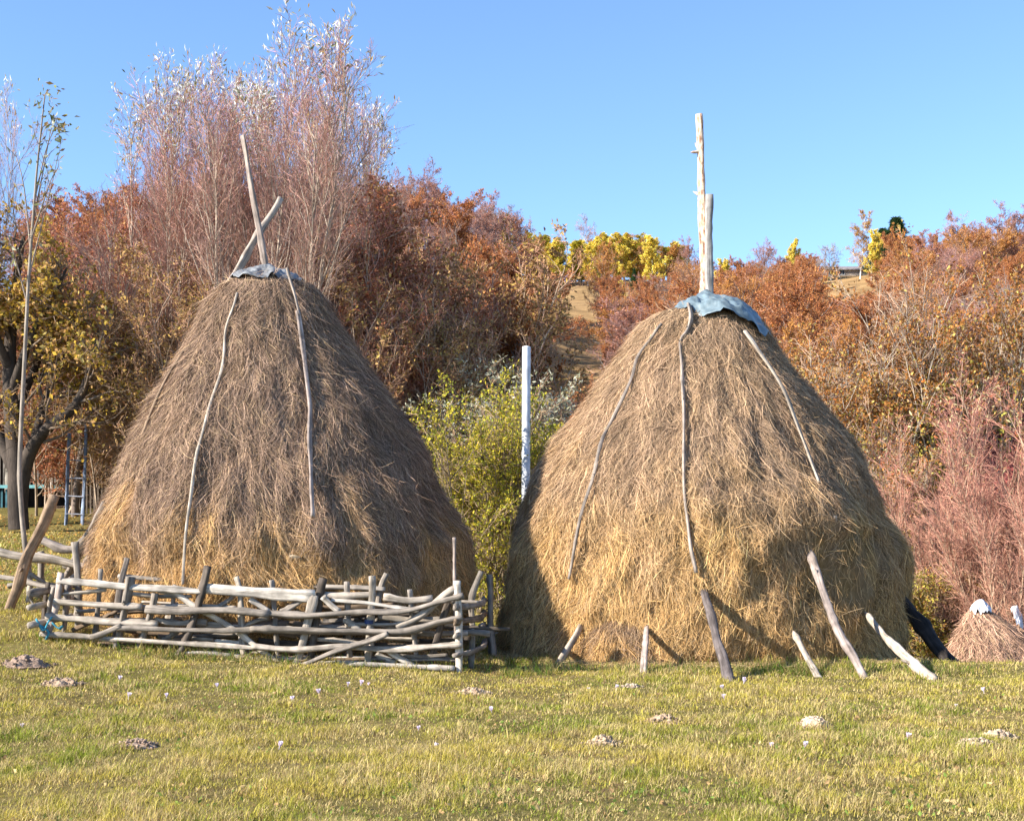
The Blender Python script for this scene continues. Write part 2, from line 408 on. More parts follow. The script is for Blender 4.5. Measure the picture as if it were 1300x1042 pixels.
def build_stack(name, st, label, nstr, gold_z, gold_w, brown, gold, group=None, cat='haystack', slen=(.16, .50), wid=.0042, soft=.25, zb=None, swirl=0.35):
    rng = np.random.default_rng(st.seed + 1)
    base = np.array([float(st.cx(st.zmin)), st.Yc, st.zmin if zb is None else zb])
    root = empty(name, base, label, cat, group)
    nz_, nt_ = 150, 220
    z = np.linspace(st.zmin - .35, st.zmax, nz_)[:, None]; th = np.linspace(0, 2 * math.pi, nt_, endpoint=False)[None]
    Z, TH = np.broadcast_arrays(z, th)
    V = st.P(TH, np.maximum(Z, st.zmin)); V[..., 2] = Z
    fine = (fbm(V * np.array([6, 6, 2.5]), 4, st.seed + 9) - .5)[..., None]
    rd = V - np.stack([st.cx(Z), 0 * Z + st.Yc, Z], -1)
    V = V + norm(rd) * fine * .12
    # domed top
    topc = np.array([[st.cx(np.array(st.zmax)), st.Yc, st.zmax]])
    rings = [V.reshape(-1, 3)]
    last = V[-1]
    for k, (f, h) in enumerate(((.75, .07), (.45, .13), (.03, .16))):
        rings.append(topc + (last - topc) * f + np.array([0, 0, h]))
    V = np.concatenate(rings); nr = nz_ + 3
    i = (np.arange(nr - 1) * nt_)[:, None]; s = np.arange(nt_)[None]; s2 = (s + 1) % nt_
    q = np.stack(np.broadcast_arrays(i + s, i + s2, i + nt_ + s2, i + nt_ + s), -1).reshape(-1, 4)
    tt = np.arctan2(V[:, 1] - st.Yc, V[:, 0] - st.cx(V[:, 2]))
    c = hay_color(st, tt, V[:, 2], rng, gold_z, gold_w, brown, gold, soft) * .45  # body colour darkened to paint shade into the gaps between straws
    mb = MB(); mb.add(V - base, q, c, V)
    link('hay_body', mb.mesh('hay_body', M_haybody), root)
    # individual straws
    mb = MB(); n = nstr
    zz = []; 
    zs = st.zmin + (st.zmax - st.zmin + .1) * rng.random(n * 3); rr = np.interp(zs, st.z, st.r_)
    keep = rng.random(n * 3) < (rr / rr.max()) ; zs = zs[keep][:n]; n = len(zs)
    u = rng.random(n); th = -math.pi / 2 + (u - .5) * 2 * math.pi * 0.66
    bk = rng.random(n) < .12; th[bk] = rng.random(bk.sum()) * 2 * math.pi
    zs = np.minimum(zs, st.zmax)
    # clumpy length / direction fields
    fld = fbm(bstack([np.cos(th) * 4, np.sin(th) * 4, zs * 1.5], -1), 3, st.seed + 70) - .5
    fld2 = fbm(bstack([np.cos(th) * 11, np.sin(th) * 11, zs * 3], -1), 2, st.seed + 75) - .5
    L = (slen[0] + (slen[1] - slen[0]) * rng.random(n) ** 1.5)
    dev = rng.normal(size=n) * swirl + fld * .9 * swirl / .35 + fld2 * 1.4 * swirl / .35
    wild = rng.random(n) < .24; dev[wild] += rng.normal(size=wild.sum()) * 1.2
    # matted wisps: groups of straws that share a root and a direction
    nt2 = max(40, n // 130); tc = -math.pi / 2 + (rng.random(nt2) - .5) * 4.0; zc_ = st.zmin + (st.zmax - st.zmin) * rng.random(nt2) ** 1.2; dc = rng.normal(size=nt2) * .38
    wi = np.nonzero(rng.random(n) < .26)[0]; g_ = rng.integers(0, nt2, len(wi)); Rg = np.maximum(np.interp(zc_[g_], st.z, st.r_), .3)
    th[wi] = tc[g_] + rng.normal(size=len(wi)) * .045 / Rg * (1 + 2 * rng.random(nt2)[g_]); zs[wi] = np.clip(zc_[g_] + rng.normal(size=len(wi)) * .07, st.zmin, st.zmax)
    dev[wi] = dc[g_] + rng.normal(size=len(wi)) * .13; L[wi] *= 1.25
    wt = np.zeros(n); wt[wi] = (.3 + rng.random(nt2))[g_] * .035
    tb = np.ones(n); tb[wi] = (.75 + .55 * rng.random(nt2))[g_]
    K = 4; pts = np.empty((n, K + 1, 3)); cur_t = th.copy(); cur_z = zs.copy()
    lift = rng.random(n) * .035 + .005 + wt; tip = np.abs(rng.normal(size=n)) * .045
    tip[wild] *= 1.8
    for k in range(K + 1):
        off = lift + tip * (k / K) ** 2 + .035 * (1 - k / K) * rng.random(n) * .3
        zc = np.clip(cur_z, st.zmin - .1, st.zmax)
        pts[:, k] = st.P(cur_t, zc, off)
        over = np.clip(cur_z - st.zmax, 0, None); pts[:, k, 2] += over
        R = np.maximum(np.interp(zc, st.z, st.r_), .15); slope = .9
        cur_z = cur_z - np.cos(dev) * L / K * slope
        cur_t = cur_t + np.sin(dev) * L / K / R
        dev = dev + rng.normal(size=n) * .2
    fallen = pts[:, :, 2] < ground(pts[:, :, 0], pts[:, :, 1]) + .01
    pts[:, :, 2] = np.where(fallen, ground(pts[:, :, 0], pts[:, :, 1]) + .01, pts[:, :, 2])
    c = hay_color(st, th, zs, rng, gold_z, gold_w, brown, gold, soft)
    br = rng.random((n, 1)); c = c * tb[:, None] * (0.35 + 1.2 * br ** 1.1)
    pale = rng.random(n) < .10; c[pale] = np.array([.62, .46, .29]) * (0.8 + .4 * rng.random((pale.sum(), 1)))
    dk = rng.random(n) < .12; c[dk] *= .5
    w = wid * (.6 + .8 * rng.random(n))
    t = np.gradient(pts, axis=1)
    nrm = st.N(th, np.clip(zs, st.zmin + .1, st.zmax - .1))
    nrm = norm(nrm + rng.normal(size=(n, 3)) * .5)
    side = norm(np.cross(norm(t), nrm[:, None]))
    prof = np.array([.8, 1, 1, .8, .25])[None, :, None] * w[:, None, None] * .5
    v = np.stack([pts - side * prof, pts + side * prof], 2)
    b0 = (np.arange(n) * (K + 1) * 2)[:, None] + (np.arange(K) * 2)[None]
    q = np.stack([b0, b0 + 1, b0 + 3, b0 + 2], -1).reshape(-1, 4)
    mb.add(v.reshape(-1, 3) - base, q, np.repeat(c, (K + 1) * 2, 0))
    o = link('straw', mb.mesh('straw', M_hay, smooth=False), root)
    return root

PROF_L = [(361, 288, 392), (380, 272, 406), (420, 252, 428), (480, 221, 468), (540, 188, 508), (600, 155, 546), (650, 133, 573),
          (690, 124, 592), (730, 120, 602), (770, 121, 604), (830, 126, 598)]
PROF_R = [(399, 836, 950), (412, 819, 962), (440, 800, 976), (475, 774, 999), (520, 742, 1033), (560, 713, 1062), (600, 684, 1087), (640, 666, 1109),
          (680, 656, 1127), (720, 650, 1134), (760, 646, 1137), (820, 644, 1133), (862, 647, 1128)]
class StackL(Stack):
    def under(self, th, z):
        # the weathered mantle overhangs the fresher hay below
        a = sstep(1.75, 1.25, z + .35 * (fbm(bstack([np.cos(th) * 6, np.sin(th) * 6, 0 * z], -1), 2, 77) - .5)) 
        return -0.13 * a
class StackR(Stack):
    def under(self, th, z):
        m = np.exp(-((th - (-0.95)) / .35) ** 2)      # ragged overhang on the right front
        a = sstep(1.9, 1.5, z + .3 * (fbm(bstack([np.cos(th) * 9, np.sin(th) * 9, 0 * z], -1), 2, 78) - .5))
        return -0.14 * a * m * sstep(.2, .9, z) + .05 * m * (1 - a) * sstep(2.6, 1.7, z)
SL = StackL(PROF_L, 20.3, 0.90, 11, .14)
SR = StackR(PROF_R, 21.3, 0.98, 23, .14)
build_stack('haystack', SL, 'grey-brown cone haystack inside the fence of poles, two crossed poles on top', 205000, 1.65, .50, (.385, .275, .205), (.66, .43, .20), group='two big haystacks', swirl=.27)
build_stack('haystack', SR, 'lighter golden-brown haystack with blue tarpaulin cap and two upright poles', 205000, 1.9, 1.1, (.50, .355, .24), (.69, .46, .22), group='two big haystacks', soft=.55, swirl=.36)

# low heap of hay at the foot of the right stack
PH = [(772, 790, 818), (785, 768, 848), (800, 752, 862), (820, 744, 872), (850, 738, 880), (862, 736, 882)]
SH = Stack(PH, 19.2, 0.9, 31, .12)
build_stack('hay_heap', SH, 'low brown heap of loose hay against the foot of the tarpaulin-capped stack', 9000, .3, .3, (.36, .25, .17), (.6, .38, .17), cat='hay heap', slen=(.15, .35))

# small stacks beyond the crest on the right
PS1 = [(774, 1236, 1252), (786, 1229, 1268), (800, 1222, 1286), (820, 1213, 1308), (845, 1203, 1328), (885, 1194, 1342)]
SS1 = Stack(PS1, 27.0, 1, 41, .10)
build_stack('haystack', SS1, 'small tan haystack cut by the right photo edge, white plastic on its tip', 22000, -3, .3, (.56, .37, .27), (.6, .4, .2), slen=(.15, .4), wid=.008)

# ------------------------------------------------------------------ poles on and against the stacks
def onstack(st, L, off):
    return [st.hit(px, py, off + .055) for px, py in L]

def to_ground(px, py, Yg):
    """point at pixel on the ground near depth Yg"""
    Y = Yg
    for _ in range(40):
        p = W(px, py, Y); g = gz(p[0], Y)
        Y = Y * .6 + .4 * np.clip((CAMH - g) * F / max(py - HZ, 5), Yg - 2.0, Yg + 2.0)
    return W(px, py, Y)

pole('hay_stick', onstack(SL, [(301, 372), (296, 390), (288, 415), (284, 450), (272, 495), (262, 535), (250, 580), (244, 620), (237, 680), (232, 742)], .06), .017,
     'long thin pale stick lying down the left face of the fenced haystack', 'stick', 'sticks holding down the hay', col=LIGHT, bend=1.2)
pole('hay_stick', onstack(SL, [(378, 395), (382, 430), (385, 470), (391, 515), (393, 560), (393, 605)], .08) + [SL.hit(397, 656, .26)], .028,
     'thick grey stick hanging down the middle of the fenced haystack', 'stick', 'sticks holding down the hay', col=PINK, bend=1.2)
pole('hay_stick', onstack(SL, [(233, 446), (218, 468), (206, 490), (192, 522), (181, 552)], .05), .02,
     'thin stick along the left outline of the fenced haystack', 'stick', 'sticks holding down the hay', col=BROWN)
pole('hay_stick', onstack(SL, [(364, 340), (368, 356), (374, 375), (380, 400)], .09), .017,
     'short thin stick sticking out by the grey cloth of the fenced haystack', 'stick', 'sticks holding down the hay', col=GREY)
pole('hay_stick', onstack(SR, [(840, 411), (828, 428), (810, 452), (800, 478), (790, 505), (776, 535), (764, 560), (752, 600), (740, 640), (730, 685), (722, 735)], .09), .021,
     'crooked stick on the left of the tarpaulin-capped haystack', 'stick', 'sticks holding down the hay', col=GREY, bend=1.5, stubs=7)
pole('hay_stick', onstack(SR, [(874, 386), (876, 404), (872, 420), (864, 432), (863, 470), (865, 520), (865, 580), (866, 620), (871, 660), (876, 695), (884, 727)], .09), .027,
     'bent grey stick down the middle of the stack from under the blue tarpaulin', 'stick', 'sticks holding down the hay', col=GREY, bend=1.8, stubs=5)
pole('hay_stick', onstack(SR, [(945, 420), (960, 442), (980, 472), (1000, 508), (1016, 550), (1030, 588), (1040, 612)], .12), .022,
     'pale straight stick running down right from the tarpaulin', 'stick', 'sticks holding down the hay', col=LIGHT, bend=.6)

# crossed poles on the left stack
Yt = SL.Yc
pole('stack_pole', [W(341, 375, Yt - .1), W(336, 335, Yt - .12), W(320, 245, Yt - .2), W(308, 172, Yt - .25)], .047,
     'long thin grey pole rising steeply from the top of the fenced haystack', 'pole', 'poles on top of the haystacks', col=PINK, taper=.6)
pole('stack_pole', [W(290, 362, Yt - .3), W(322, 305, Yt - .04), W(356, 252, Yt + .25)], .058,
     'shorter grey pole slanting across the thin one above the fenced haystack', 'pole', 'poles on top of the haystacks', col=GREY, taper=.8, stubs=0)
Yt = SR.Yc
pb = pole('stack_pole', [W(896, 420, Yt), W(894, 375, Yt), W(890, 260, Yt), W(888, 145, Yt)], .068,
     'tall pole with peeling bark, higher of the two beside each other', 'pole', 'poles on top of the haystacks', col=(.66, .50, .40), taper=.72, stubs=3)
pole('stack_pole', [W(902, 420, Yt - .12), W(901, 377, Yt - .12), W(900, 247, Yt - .12)], .055,
     'bare grey pole, shorter of the two beside each other', 'pole', 'poles on top of the haystacks', col=(.50, .47, .44), taper=.9, stubs=0, bend=.2)
# bark patches on the tall pole
def bark_pole_material():
    m, nt, N, Lk = newmat('peeling_bark')
    out = N.new('ShaderNodeOutputMaterial'); g = N.new('ShaderNodeAttribute'); g.attribute_name = 'Grain'
    mp = N.new('ShaderNodeMapping'); mp.inputs['Scale'].default_value = (22, 22, 7); Lk.new(g.outputs['Vector'], mp.inputs['Vector'])
    nz = N.new('ShaderNodeTexNoise'); nz.inputs['Scale'].default_value = 1; nz.inputs['Detail'].default_value = 7; nz.inputs['Roughness'].default_value = .7
    Lk.new(mp.outputs[0], nz.inputs['Vector'])
    cr = N.new('ShaderNodeValToRGB'); e = cr.color_ramp.elements
    e[0].position = .40; e[0].color = (.16, .08, .05, 1); e[1].position = .66; e[1].color = (.66, .53, .41, 1)
    x = e.new(.47); x.color = (.42, .26, .17, 1); x = e.new(.53); x.color = (.56, .41, .31, 1)
    Lk.new(nz.outputs['Fac'], cr.inputs[0])
    p = N.new('ShaderNodeBsdfPrincipled'); p.inputs['Roughness'].default_value = .85; Lk.new(cr.outputs[0], p.inputs['Base Color'])
    bp = N.new('ShaderNodeBump'); bp.inputs['Strength'].default_value = .7; bp.inputs['Distance'].default_value = .01
    Lk.new(nz.outputs['Fac'], bp.inputs['Height']); Lk.new(bp.outputs[0], p.inputs['Normal'])
    Lk.new(p.outputs[0], out.inputs[0]); return m
pb.data.materials[0] = bark_pole_material()

def prop(st, top, bot, r, label, Yg=17.6, mid=None, off=.06, dig=.12, Yt=None, **k):
    a = st.hit(top[0], top[1], off) if Yt is None else W(top[0], top[1], Yt); b = to_ground(bot[0], bot[1], Yg)
    P = [b - norm(a - b) * dig]
    if mid is not None:
        m = (a[1] + b[1]) / 2; P.append(W(mid[0], mid[1], m))
    P.append(a)
    k.setdefault('bend', .2); k.setdefault('taper', .85); r = r * .9
    return pole('leaning_prop', P, r, label, 'pole', 'poles leaning against the haystacks', **k)
prop(SR, (737, 794), (709, 842), .055, 'short pale log leaning left at the foot of the shadowed stack side', 18.2, col=LIGHT)
prop(SH, (821, 792), (817, 856), .038, 'short upright stick in front of the low hay heap', 17.3, col=PINK, stubs=1)
prop(SR, (894, 750), (925, 864), .064, 'thick dark grey pole leaning just right of the low hay heap', 17.1, col=(.20, .17, .16), bend=.15)
prop(SR, (1006, 800), (1037, 858), .045, 'short pale stick with a pointed top leaning right of the dark pole', 17.3, col=LIGHT, point=True)
prop(SR, (1028, 700), (1099, 861), .054, 'long pale grey pole leaning in front of the ragged right flank', 17.1, mid=(1060, 786), col=PINK)
prop(SR, (1060, 655), (1079, 806), .03, 'thin dark stick behind the long pale leaning pole', 18.2, mid=(1070, 730), col=GREY, dig=.0)
prop(SR, (1096, 776), (1182, 862), .062, 'sharpened near-white pole leaning on the right foot of the stack', 17.2, mid=(1130, 815), col=(.53, .45, .37), point=True, bend=.1, flat=.7)
pole('leaning_prop', [W(1226, 864, 18.9), W(1180, 808, 19.9), W(1128, 738, 21.0)], .09, 'thick pole with stack shadow put into its near-black colour, rightmost against the big stack', 'pole', 'poles leaning against the haystacks', col=(.06, .05, .045), bend=.1)  # near-black tone paints in the shadow of the haystack
prop(SL, (133, 640), (80, 742), .068, 'thick grey pole leaning left on the outer side of the fenced stack', 18.9, col=GREY, dig=.2, Yt=19.3)
prop(SL, (131, 664), (84, 738), .036, 'thinner stick with a dark knot below the thick left pole', 18.6, mid=(105, 720), col=PINK, dig=.1, Yt=19.1)
prop(SL, (146, 697), (112, 764), .062, 'grey log leaning on golden hay at the left inside the fence', 18.2, col=GREY, dig=.25, Yt=18.9)
prop(SL, (187, 693), (156, 748), .06, 'log leaning beside a thin upright stick behind the top rails', 18.1, col=GREY, dig=.25, Yt=18.4)
prop(SL, (190, 684), (186, 745), .028, 'thin upright stick between two logs behind the top rails', 18.1, col=LIGHT, dig=.2, Yt=18.35)
bd = [SL.hit(375, 706, .08), to_ground(378, 800, 17.5)]
pole('leaning_board', [bd[1], bd[0]], .085, 'short wide board standing against golden hay in the fence', 'board', col=(.55, .47, .36), flat=.18, bend=.05, stubs=0)

# pile of things: cloths on the tips
def cloth(name, label, cat, cx, cy, cz, rx, ry, drop, col, col2=None, seed=1, mat=M_tarp, skew=(0, 0), n=60, wr=.05):
    rng = np.random.default_rng(seed)
    th = np.linspace(0, 2 * math.pi, 96, endpoint=False)[None]; s = np.linspace(0.02, 1, n)[:, None]
    edge = 1 + .16 * (fbm(bstack([np.cos(th) * 1.6, np.sin(th) * 1.6, 0 * th], -1), 3, seed) - .5) * 2
    fold = 1.3 * (vnoise(bstack([np.cos(th) * 1.7 + 9, np.sin(th) * 1.7, s * .4], -1), seed + 7)) * np.sin(th * 6 + 6 * vnoise(bstack([np.cos(th) * 2, np.sin(th) * 2, s * 2 + 0 * th], -1), seed)) * wr * s ** 2
    cr = (.5 - 2 * np.abs(fbm(bstack([s * np.cos(th) * 3.2 + 7, s * np.sin(th) * 3.2, 0 * th * s], -1), 4, seed + 3) - .5) * 2) * wr * 1.6 * (.3 + s)
    x = rx * s * edge * np.cos(th) + skew[0] * s ** 2; y = ry * s * edge * np.sin(th) + skew[1] * s ** 2
    d = drop(s, th) + fold + cr
    top = np.stack(np.broadcast_arrays(x, y, d), -1)
    bot = top - np.array([0, 0, .012])
    V = np.concatenate([top.reshape(-1, 3), bot.reshape(-1, 3)]); nt = 96; m = n * nt
    i = (np.arange(n - 1) * nt)[:, None]; k = np.arange(nt)[None]; k2 = (k + 1) % nt
    q1 = np.stack(np.broadcast_arrays(i + k, i + nt + k, i + nt + k2, i + k2), -1).reshape(-1, 4)
    q2 = q1[:, ::-1] + m
    e = (n - 1) * nt; kk = np.arange(nt); kk2 = (kk + 1) % nt
    q3 = np.stack([e + kk, e + m + kk, e + m + kk2, e + kk2], -1)
    c = np.broadcast_to(np.array(col), V.shape).copy()
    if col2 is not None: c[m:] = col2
    mb = MB(); mb.add(V, np.concatenate([q1, q2, q3]), c)
    o = link(name, mb.mesh(name, mat), None, (cx, cy, cz)); return tag(o, label, cat)
zt = SR.zmax; ct = float(SR.cx(zt))
cloth('tarpaulin', 'crumpled blue-grey tarpaulin draped over the tip of the right haystack', 'tarpaulin', ct + .12, SR.Yc - .14, zt + .225, .74, .88,
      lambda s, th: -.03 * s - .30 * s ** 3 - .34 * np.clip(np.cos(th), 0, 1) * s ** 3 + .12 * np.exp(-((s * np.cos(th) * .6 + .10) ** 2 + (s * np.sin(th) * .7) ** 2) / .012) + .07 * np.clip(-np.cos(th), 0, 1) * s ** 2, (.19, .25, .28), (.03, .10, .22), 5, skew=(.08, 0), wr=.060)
cloth('tarpaulin_flap', 'dark blue corner of tarpaulin hanging at the right above a pale stick', 'tarpaulin', ct + .72, SR.Yc - .28, zt - .10, .15, .20,
      lambda s, th: -.30 * (s * np.cos(th) + .2) + 0 * th - .12 * s, (.02, .10, .24), (.02, .08, .2), 8, skew=(.0, 0), wr=.03)
zt = SL.zmax; ct = float(SL.cx(zt))
cloth('grey_cloth', 'dirty grey cloth tucked over the tip of the fenced haystack', 'cloth', ct + .0, SL.Yc - .05, zt + .24, .52, .56,
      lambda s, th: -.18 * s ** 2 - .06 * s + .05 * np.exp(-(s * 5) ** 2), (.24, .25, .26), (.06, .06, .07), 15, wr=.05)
cloth('plastic_sheet', 'scrap of white plastic on the tip of the small tan haystack', 'plastic sheet', float(SS1.cx(SS1.zmax)), SS1.Yc - .05, SS1.zmax + .20, .20, .22,
      lambda s, th: -.02 * s - .20 * s ** 2, (.85, .85, .88), (.8, .8, .8), 62, wr=.035, n=30)
cloth('plastic_bag', 'torn white plastic caught in the willow stems at the right edge', 'plastic sheet', *W(1291, 768, 28.5), .12, .12,
      lambda s, th: -.10 * s - .35 * s * (.5 + .5 * np.cos(th + 1)) ** 2, (.8, .8, .84), (.8, .8, .8), 71, wr=.05, n=30)

# ------------------------------------------------------------------ fence of stacked poles
FA = 17.0
def fy(px):   # depth of the fence line
    return 17.25 + (590 - px) / 515.0 * 0.45
def fence_pts(L, dz=0.0):
    return [W(px, py, fy(px) + dz) for px, py in L]
fence = empty('pole_fence', (0, 0, 0), 'woven fence of grey weathered poles and split rails round the left haystack', 'fence')
def rail(L, r, dz=0, name='rail', **k):
    o = pole(name, fence_pts(L, dz), r / 103.0, parent=fence, **k); return o
WH = (.58, .52, .45); LT = (.46, .40, .335); GY = (.34, .295, .25); BR = (.27, .20, .14); DK = (.14, .115, .095)
rails = [
 ([(72, 737), (120, 741), (160, 744), (210, 748), (258, 751)], 4.8, 0, WH), ([(157, 752), (200, 756), (243, 757)], 3.2, .05, LT),
 ([(150, 731), (200, 735), (260, 738), (330, 742)], 3.6, .55, LT), ([(322, 736), (369, 739), (401, 744), (440, 745), (489, 748)], 3.8, .5, LT),
 ([(411, 754), (440, 756), (477, 755)], 4.6, .1, LT), ([(487, 757), (515, 760), (549, 759)], 5.6, .12, LT),
 ([(68, 763), (100, 766), (128, 768), (180, 770)], 4.6, -.02, LT), ([(172, 770), (200, 771), (250, 768), (300, 772)], 3.8, .12, LT),
 ([(185, 773), (237, 774), (290, 774), (342, 780)], 6.6, -.05, GY), ([(318, 778), (390, 781), (460, 778), (515, 774), (558, 764), (588, 756)], 4.6, -.04, GY),
 ([(58, 783), (121, 788), (154, 789), (200, 792)], 5.4, -.02, LT), ([(205, 791), (240, 792), (285, 793)], 4.2, .1, LT),
 ([(147, 797), (180, 797), (237, 799), (290, 800), (345, 799)], 4.5, -.06, GY), ([(318, 798), (385, 801), (460, 801), (515, 800), (555, 790), (587, 784)], 5.0, -.07, GY),
 ([(51, 805), (118, 809), (150, 812)], 4.2, -.03, LT), ([(145, 812), (180, 814), (221, 816), (268, 819), (340, 824)], 3.8, -.05, LT),
 ([(320, 820), (369, 824), (434, 822), (505, 823), (587, 818)], 4.3, -.07, LT), ([(232, 829), (262, 830), (294, 832)], 3.8, 0, WH), ([(297, 832), (320, 835), (345, 838)], 3.6, .02, WH),
 ([(361, 846), (411, 843), (470, 842), (533, 847), (577, 849)], 4.5, -.04, WH), ([(480, 783), (520, 786), (562, 787)], 3.8, .15, LT), ([(484, 809), (505, 810), (527, 811)], 3.2, .15, LT),
 ([(496, 830), (530, 833), (568, 831)], 2.6, .1, GY), ([(421, 761), (460, 765), (497, 771), (532, 776)], 3.6, .08, WH), ([(401, 811), (430, 813), (466, 818)], 3.2, .1, LT),
 ([(235, 809), (271, 812)], 3, .12, LT), ([(274, 813), (327, 820)], 3.2, .12, WH), ([(180, 764), (226, 766)], 2.6, .3, LT), ([(96, 776), (150, 772), (190, 775)], 3.4, .35, GY),
 ([(160, 800), (230, 806), (300, 808)], 3.4, .4, BR), ([(300, 789), (380, 792), (450, 795)], 3.6, .45, BR), ([(210, 783), (300, 786), (380, 790)], 3.2, .5, LT), ([(430, 826), (500, 821), (560, 824)], 3.2, .4, BR),
 ([(350, 765), (420, 770), (500, 768)], 3.4, .5, BR), ([(170, 822), (240, 826), (330, 829)], 3.0, .3, GY), ([(380, 834), (440, 836), (510, 838)], 3.2, .25, LT), ([(560, 763), (590, 764), (607, 764)], 2.4, .35, LT),
 ([(440, 790), (500, 795), (545, 798)], 3.0, .45, GY), ([(260, 760), (330, 764), (400, 768)], 3.0, .6, GY)]
for L, r, dz, c in rails: rail(L, r * .79, dz, col=c, bend=.35)
for i in range(16):  # added backing rails, mostly dark wood to imitate the shadow inside the fence
    a = 150 + i * 25.5; yb = 790 + (i * 37 % 45) - 12; dy = (i * 53 % 17) - 8
    rail([(a, yb), (a + 55, yb + dy * .5 + 2), (a + 115, yb + dy)], 2.6 + (i * 7 % 3) * .5, .28 + (i * 11 % 7) * .06, col=(BR, DK, GY, DK)[i % 4], bend=.7)
for i in range(20):
    a = 75 + i * 24.5; base = 742 + (a - 75) * .022; yb = base + 12 + (i * 41 % 83) * (.75 if a < 200 else .98); ln = 60 + (i * 29 % 70); ln = min(ln, 583 - a); dy = (i * 53 % 15) - 6
    if ln > 25: rail([(a, yb), (a + ln / 2, yb + dy * .5 + (i % 3) - 1), (a + ln, yb + dy)], 2.0 + (i * 7 % 4) * .4, .06 + (i * 11 % 5) * .03, col=(LT, GY, BR, GY, WH)[i % 5], bend=.9)
rail([(259, 747), (300, 751), (340, 754), (400, 757)], 7.0, .02, name='split_plank', col=WH, flat=.45, bend=.2)
diag = [
 ([(201, 749), (224, 755), (245, 770), (281, 791), (319, 817), (356, 843)], 3.8, .04, WH), ([(115, 808), (154, 794)], 3.4, -.08, GY), ([(278, 769), (296, 757)], 3, .1, GY), ([(317, 760), (342, 776)], 2.6, .08, WH),
 ([(356, 777), (394, 757)], 3.1, .06, GY), ([(385, 844), (424, 829), (460, 815), (492, 804)], 3.2, -.14, GY), ([(504, 797), (537, 778), (578, 747)], 3.6, .02, LT), ([(410, 757), (432, 776)], 4.0, .02, WH),
 ([(437, 786), (457, 801)], 3.6, .08, LT), ([(491, 825), (527, 846)], 3.4, .04, WH), ([(478, 829), (502, 842)], 3.2, .08, WH), ([(206, 812), (226, 801)], 2.8, .1, GY), ([(310, 795), (342, 784)], 3.0, .1, GY),
 ([(92, 800), (150, 775)], 2.8, .5, BR), ([(440, 800), (500, 770)], 2.8, .45, BR)]
for L, r, dz, c in diag: rail(L, r, dz, name='brace', col=c, bend=.6)
def post(L, r, dz, c, **k):
    P = fence_pts(L, dz); g = gz(P[-1][0], P[-1][1]); d = norm(P[-1] - P[-2])
    if P[-1][2] > g - .1: P.append(P[-1] + d * max((P[-1][2] - g + .12) / max(-d[2], .3), .02))
    return pole('post', P, r / 103.0, parent=fence, col=c, **k)
post([(580, 737), (581, 765), (583, 861)], 4.2, 0, WH, flat=.7, bend=.2)
post([(577, 682), (577, 745), (580, 848)], 2.3, .12, PINK)
post([(611, 725), (598, 760), (599, 800), (597, 848)], 4.0, .6, GY)
post([(569, 765), (558, 800), (546, 846)], 4.2, .15, DK)
post([(473, 731), (470, 770), (466, 835)], 5.0, .08, LIGHT)
post([(491, 728), (483, 752), (470, 830)], 3.2, .55, GY)
post([(411, 734), (405, 776), (393, 834)], 4.3, .07, DK)
post([(399, 755), (388, 800), (377, 843)], 4.8, .01, LT, flat=.5, bend=.2)
post([(264, 719), (250, 765), (240, 798), (223, 837)], 5.6, .02, DK)
post([(320, 705), (317, 745), (312, 830)], 4.4, .6, LIGHT, flat=.4, bend=.2)
post([(300, 732), (305, 755), (311, 835)], 3.8, .1, LT)
post([(165, 732), (153, 790), (144, 833)], 4.8, .0, GY)
post([(197, 753), (186, 791), (170, 838)], 4.0, .0, GY)
post([(161, 708), (152, 742), (146, 815)], 3.8, .5, GREY, flat=.5)
post([(78, 727), (73, 766), (56, 821)], 4.0, .02, PINK)
post([(70, 745), (63, 768), (60, 815)], 4.4, .12, LT)
post([(61, 739), (56, 763), (53, 800)], 3.4, .2, DK)
post([(86, 742), (82, 780), (80, 815)], 3.6, .55, GY)
post([(440, 775), (437, 838)], 3.6, .5, DK)
post([(128, 722), (120, 812)], 3.0, .16, GY)
post([(222, 742), (214, 838)], 2.8, .16, GY)
post([(345, 736), (352, 842)], 3.0, .16, GY)
post([(440, 738), (446, 846)], 3.2, .16, GY)
post([(520, 748), (528, 848)], 3.0, .16, GY)
# return side on the left and right, going back round the stack
def W3(x, y, h): return np.array([x, y, gz(x, y) + h])
xl, yl = W(58, 800, fy(58))[:2]; xr, yr = W(584, 800, fy(584))[:2]
for i, h in enumerate((.22, .45, .62, .8)):
    if i < 3: pole('rail', [W3(xl - .13, yl - .22, h), W3(xl + .05, yl + .9, h - .05)], .042, parent=fence, col=(LT, LT, GY, LT)[i])
    pole('rail', [W3(xr - .05, yr - .15, h), W3(xr + .22, yr + .9, h), W3(xr + .25, yr + 2.6, h)], .036, parent=fence, col=(GY, LT, BR, GY)[i])
for (x, y) in ((xl + .1, yl + .9), (xr + .32, yr + 2.4)):
    pole('post', [W3(x, y, 1.15), W3(x + .04, y, -.15)], .045, parent=fence, col=GY)
# blue tape and turquoise rope
def band(pc, r, h, col, name, parent):
    mb = MB(); p = np.stack([pc - np.array([0, 0, h / 2]), pc, pc + np.array([.002, 0, h / 2])])[None]
    tubes(mb, p, np.array([[r, r * 1.03, r]]), 14, col); o = link(name, mb.mesh(name, M_tarp), parent); return o
band(W(468.6, 789, fy(468) + .08), .056, .05, (.02, .06, .20), 'blue_band', fence)
for pts_ in ([(46, 785), (50, 795), (55, 801), (61, 790), (66, 783)], [(46, 790), (56, 796), (63, 803), (58, 812)], [(66, 790), (74, 796), (79, 792), (76, 799)]):
    pole('rope', fence_pts(pts_, -.08), .012, parent=fence, col=(.08, .32, .42), stubs=0, bend=1.5)

